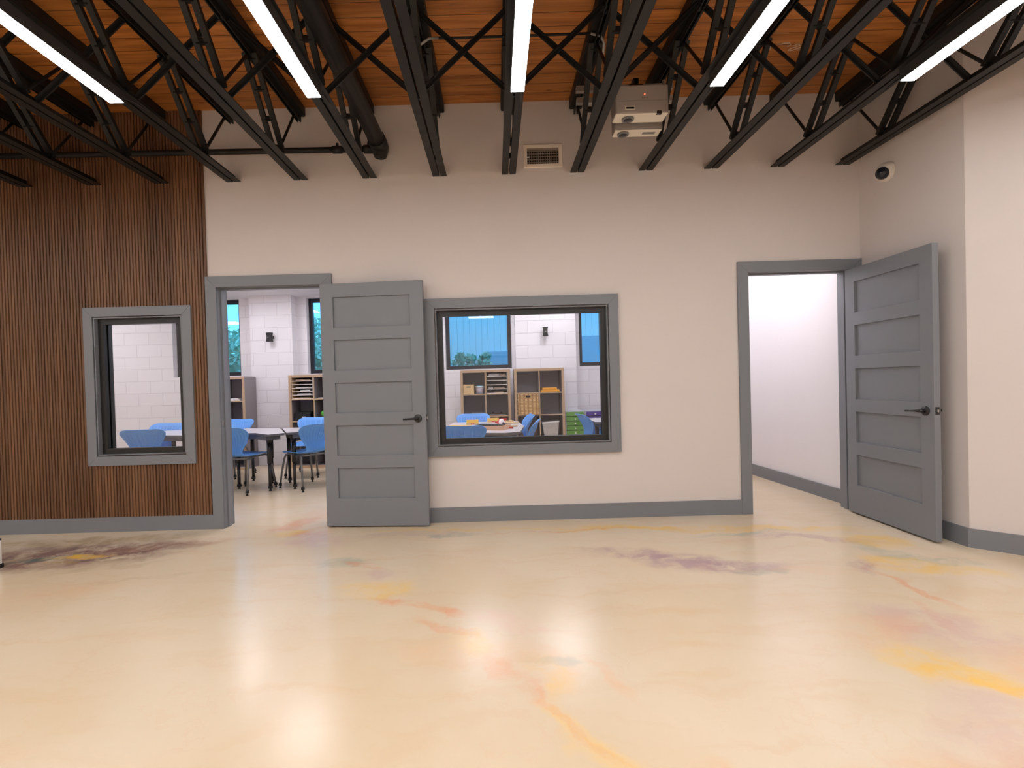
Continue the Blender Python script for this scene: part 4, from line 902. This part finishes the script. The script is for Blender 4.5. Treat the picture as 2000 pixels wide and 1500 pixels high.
stick(.16, 1.45, 20, .18, PINE, 'pale wooden rhythm stick beside the maraca'); stick(.12, 1.28, -35, .16, RED, 'red rhythm stick at the front of the toy desk'); stick(.19, 1.95, 5, .2, PINE, 'pale wooden rhythm stick at the far side of the toy desk'); stick(.05, 2.14, 40, .16, RED, 'red rhythm stick at the far side of the toy desk')
def cards(x, y, a, w, h, label):
    t = thing('card_holder', label, 'card holder', (x, y, TZ), math.radians(a), group='yellow card holders')
    bm = bmesh.new(); box(bm, -w / 2, w / 2, 0, .03, 0, h); obj('card', bm, YELLOW, t); bm = bmesh.new(); box(bm, -w / 2 - .004, w / 2 + .004, -.006, .036, 0, h * .35); obj('base', bm, PINE, t)
    bm = bmesh.new(); box(bm, -w * .15, w * .15, -.008, -.0055, h * .1, h * .28); obj('mark', bm, RED, t)
cards(-.30, 1.93, 2, .15, .062, 'nearer yellow card holder on the toy desk'); cards(-.04, 2.26, 2, .155, .055, 'farther yellow card holder on the toy desk')
bm = bmesh.new(); box(bm, -.13, .13, -.10, .10, 0, .004); item('yellow_sheet', bm, YELLOW, 'yellow sheet on the left of the toy desk behind the near chair', 'sheet', (-.46, 1.80, TZ), -.3)
bm = bmesh.new(); box(bm, -.05, .05, -.03, .03, 0, .03); item('toy_block', bm, PINE, 'small pale wood block at the far right of the toy desk', 'toy', (.17, 2.1, TZ), .5)
bm = bmesh.new(); box(bm, -.03, .03, -.03, .03, 0, .045); item('toy_block', bm, RED, 'small red block at the far edge of the toy desk', 'toy', (.10, 2.30, TZ), .3)

# wall speakers on the piers
def wall_speaker(x, y, z, rz, label):
    t = thing('wall_sconce', label, 'wall light', (x, y, z), rz, group='black wall sconces on the piers')
    bm = bmesh.new(); prism(bm, [(-.045, .072), (.045, .072), (.036, .045), (.032, 0), (.036, -.045), (.045, -.072), (-.045, -.072), (-.036, -.045), (-.032, 0), (-.036, .045)], -.115, -.045, axis='Y'); obj('body', bm, BLACK, t, bevel=.004)
    bm = bmesh.new(); box(bm, -.022, .022, -.046, 0, -.022, .022); obj('bracket', bm, BLACK, t)
    bm = bmesh.new(); box(bm, -.008, .008, -.117, -.114, -.01, .004); obj('badge', bm, GREYPAPER, t)
wall_speaker(-3.535, 3.66, 2.045, -.25, 'black wall sconce on the block pier seen through the left door'); wall_speaker(0.817, 3.66, 2.012, 0.0, 'black wall sconce on the block pier seen through the wide window')

# ------------------------------------------------------------------ outdoors
struct('ground', B(-16, 14, 4.1, 20, -0.3, -0.15), SOIL)
t = thing('neighbour_building', 'pale vertical board clad building outside the classroom windows', 'building', (3, 8, -.15))
bm = bmesh.new(); box(bm, -5.2, 6, 0, 3, 0, 5.5); obj('wall', bm, SIDING, t)
bm = bmesh.new(); box(bm, -5.3, 6, -.3, 3, 5.5, 5.7); obj('roof_edge', bm, WHITEPL, t)
for xa, xb, zz in ((-3.17, -1.85, 2.13), (-.85, .55, 2.45)):
    bm = bmesh.new(); box(bm, xa, xb, -.06, .02, .05, zz); obj('low_door', bm, mat('blue_door_paint', (.20, .45, .58), .5, noise=.05), t)
def foliage(name, label, cat, centres, n, size, m, seed, loc):
    rnd = random.Random(seed); t = thing(name, label, cat, loc); bm = bmesh.new()
    for _ in range(n):
        cx, cy, cz, rx, ry, rz = rnd.choice(centres)
        while True:
            p = Vector((rnd.uniform(-1, 1), rnd.uniform(-1, 1), rnd.uniform(-1, 1)))
            if p.length < 1: break
        c = Vector((cx + p.x * rx, cy + p.y * ry, max(0.02, cz + p.z * rz))); a = Vector((rnd.gauss(0, 1), rnd.gauss(0, 1), rnd.gauss(0, 1))).normalized(); b_ = a.orthogonal().normalized(); s = size * rnd.uniform(.6, 1.3)
        vs = [bm.verts.new(c + a * s), bm.verts.new(c + b_ * s * .5), bm.verts.new(c - a * s), bm.verts.new(c - b_ * s * .5)]; bm.faces.new(vs)
    obj('leaves', bm, m, t)
    bm = bmesh.new()
    for cx, cy, cz, rx, ry, rz in centres: tube(bm, [(cx * .6, cy * .6, 0), (cx, cy, cz)], [.03, .015], 6)
    obj('stem', bm, mat('brown_bark', (.10, .06, .04), .8, noise=.2), t)
foliage('hedge', 'tall bright green hedge outside the left doorway windows', 'hedge', [(x, 0, z, .75, .5, .75) for x in (-2.4, -1.2, 0, 1.2, 2.4) for z in (.6, 1.5, 2.2)], 16000, .085, LEAF, 3, (-5.2, 7.0, -.15))
foliage('shrub', 'green shrub against the clad building outside the wide window', 'shrub', [(-.38, 0, 1.62, .26, .2, .28), (-.12, 0, 1.72, .16, .15, .25), (.10, 0, 1.62, .20, .2, .22), (.30, 0, 1.80, .18, .15, .20), (.02, 0, 1.92, .12, .1, .10), (-.22, 0, 1.95, .10, .1, .10), (.36, 0, 1.97, .10, .1, .07), (0.0, 0, .9, .6, .3, .8), (.55, 0, 1.55, .14, .12, .14)], 1500, .06, SHRUB, 5, (-.55, 6.9, -.15))
foliage('shrub', 'small green shrub further right against the clad building', 'shrub', [(0, 0, 1.2, .2, .2, .5), (.05, 0, 1.62, .12, .12, .12)], 600, .035, SHRUB, 8, (.25, 7.0, -.15))
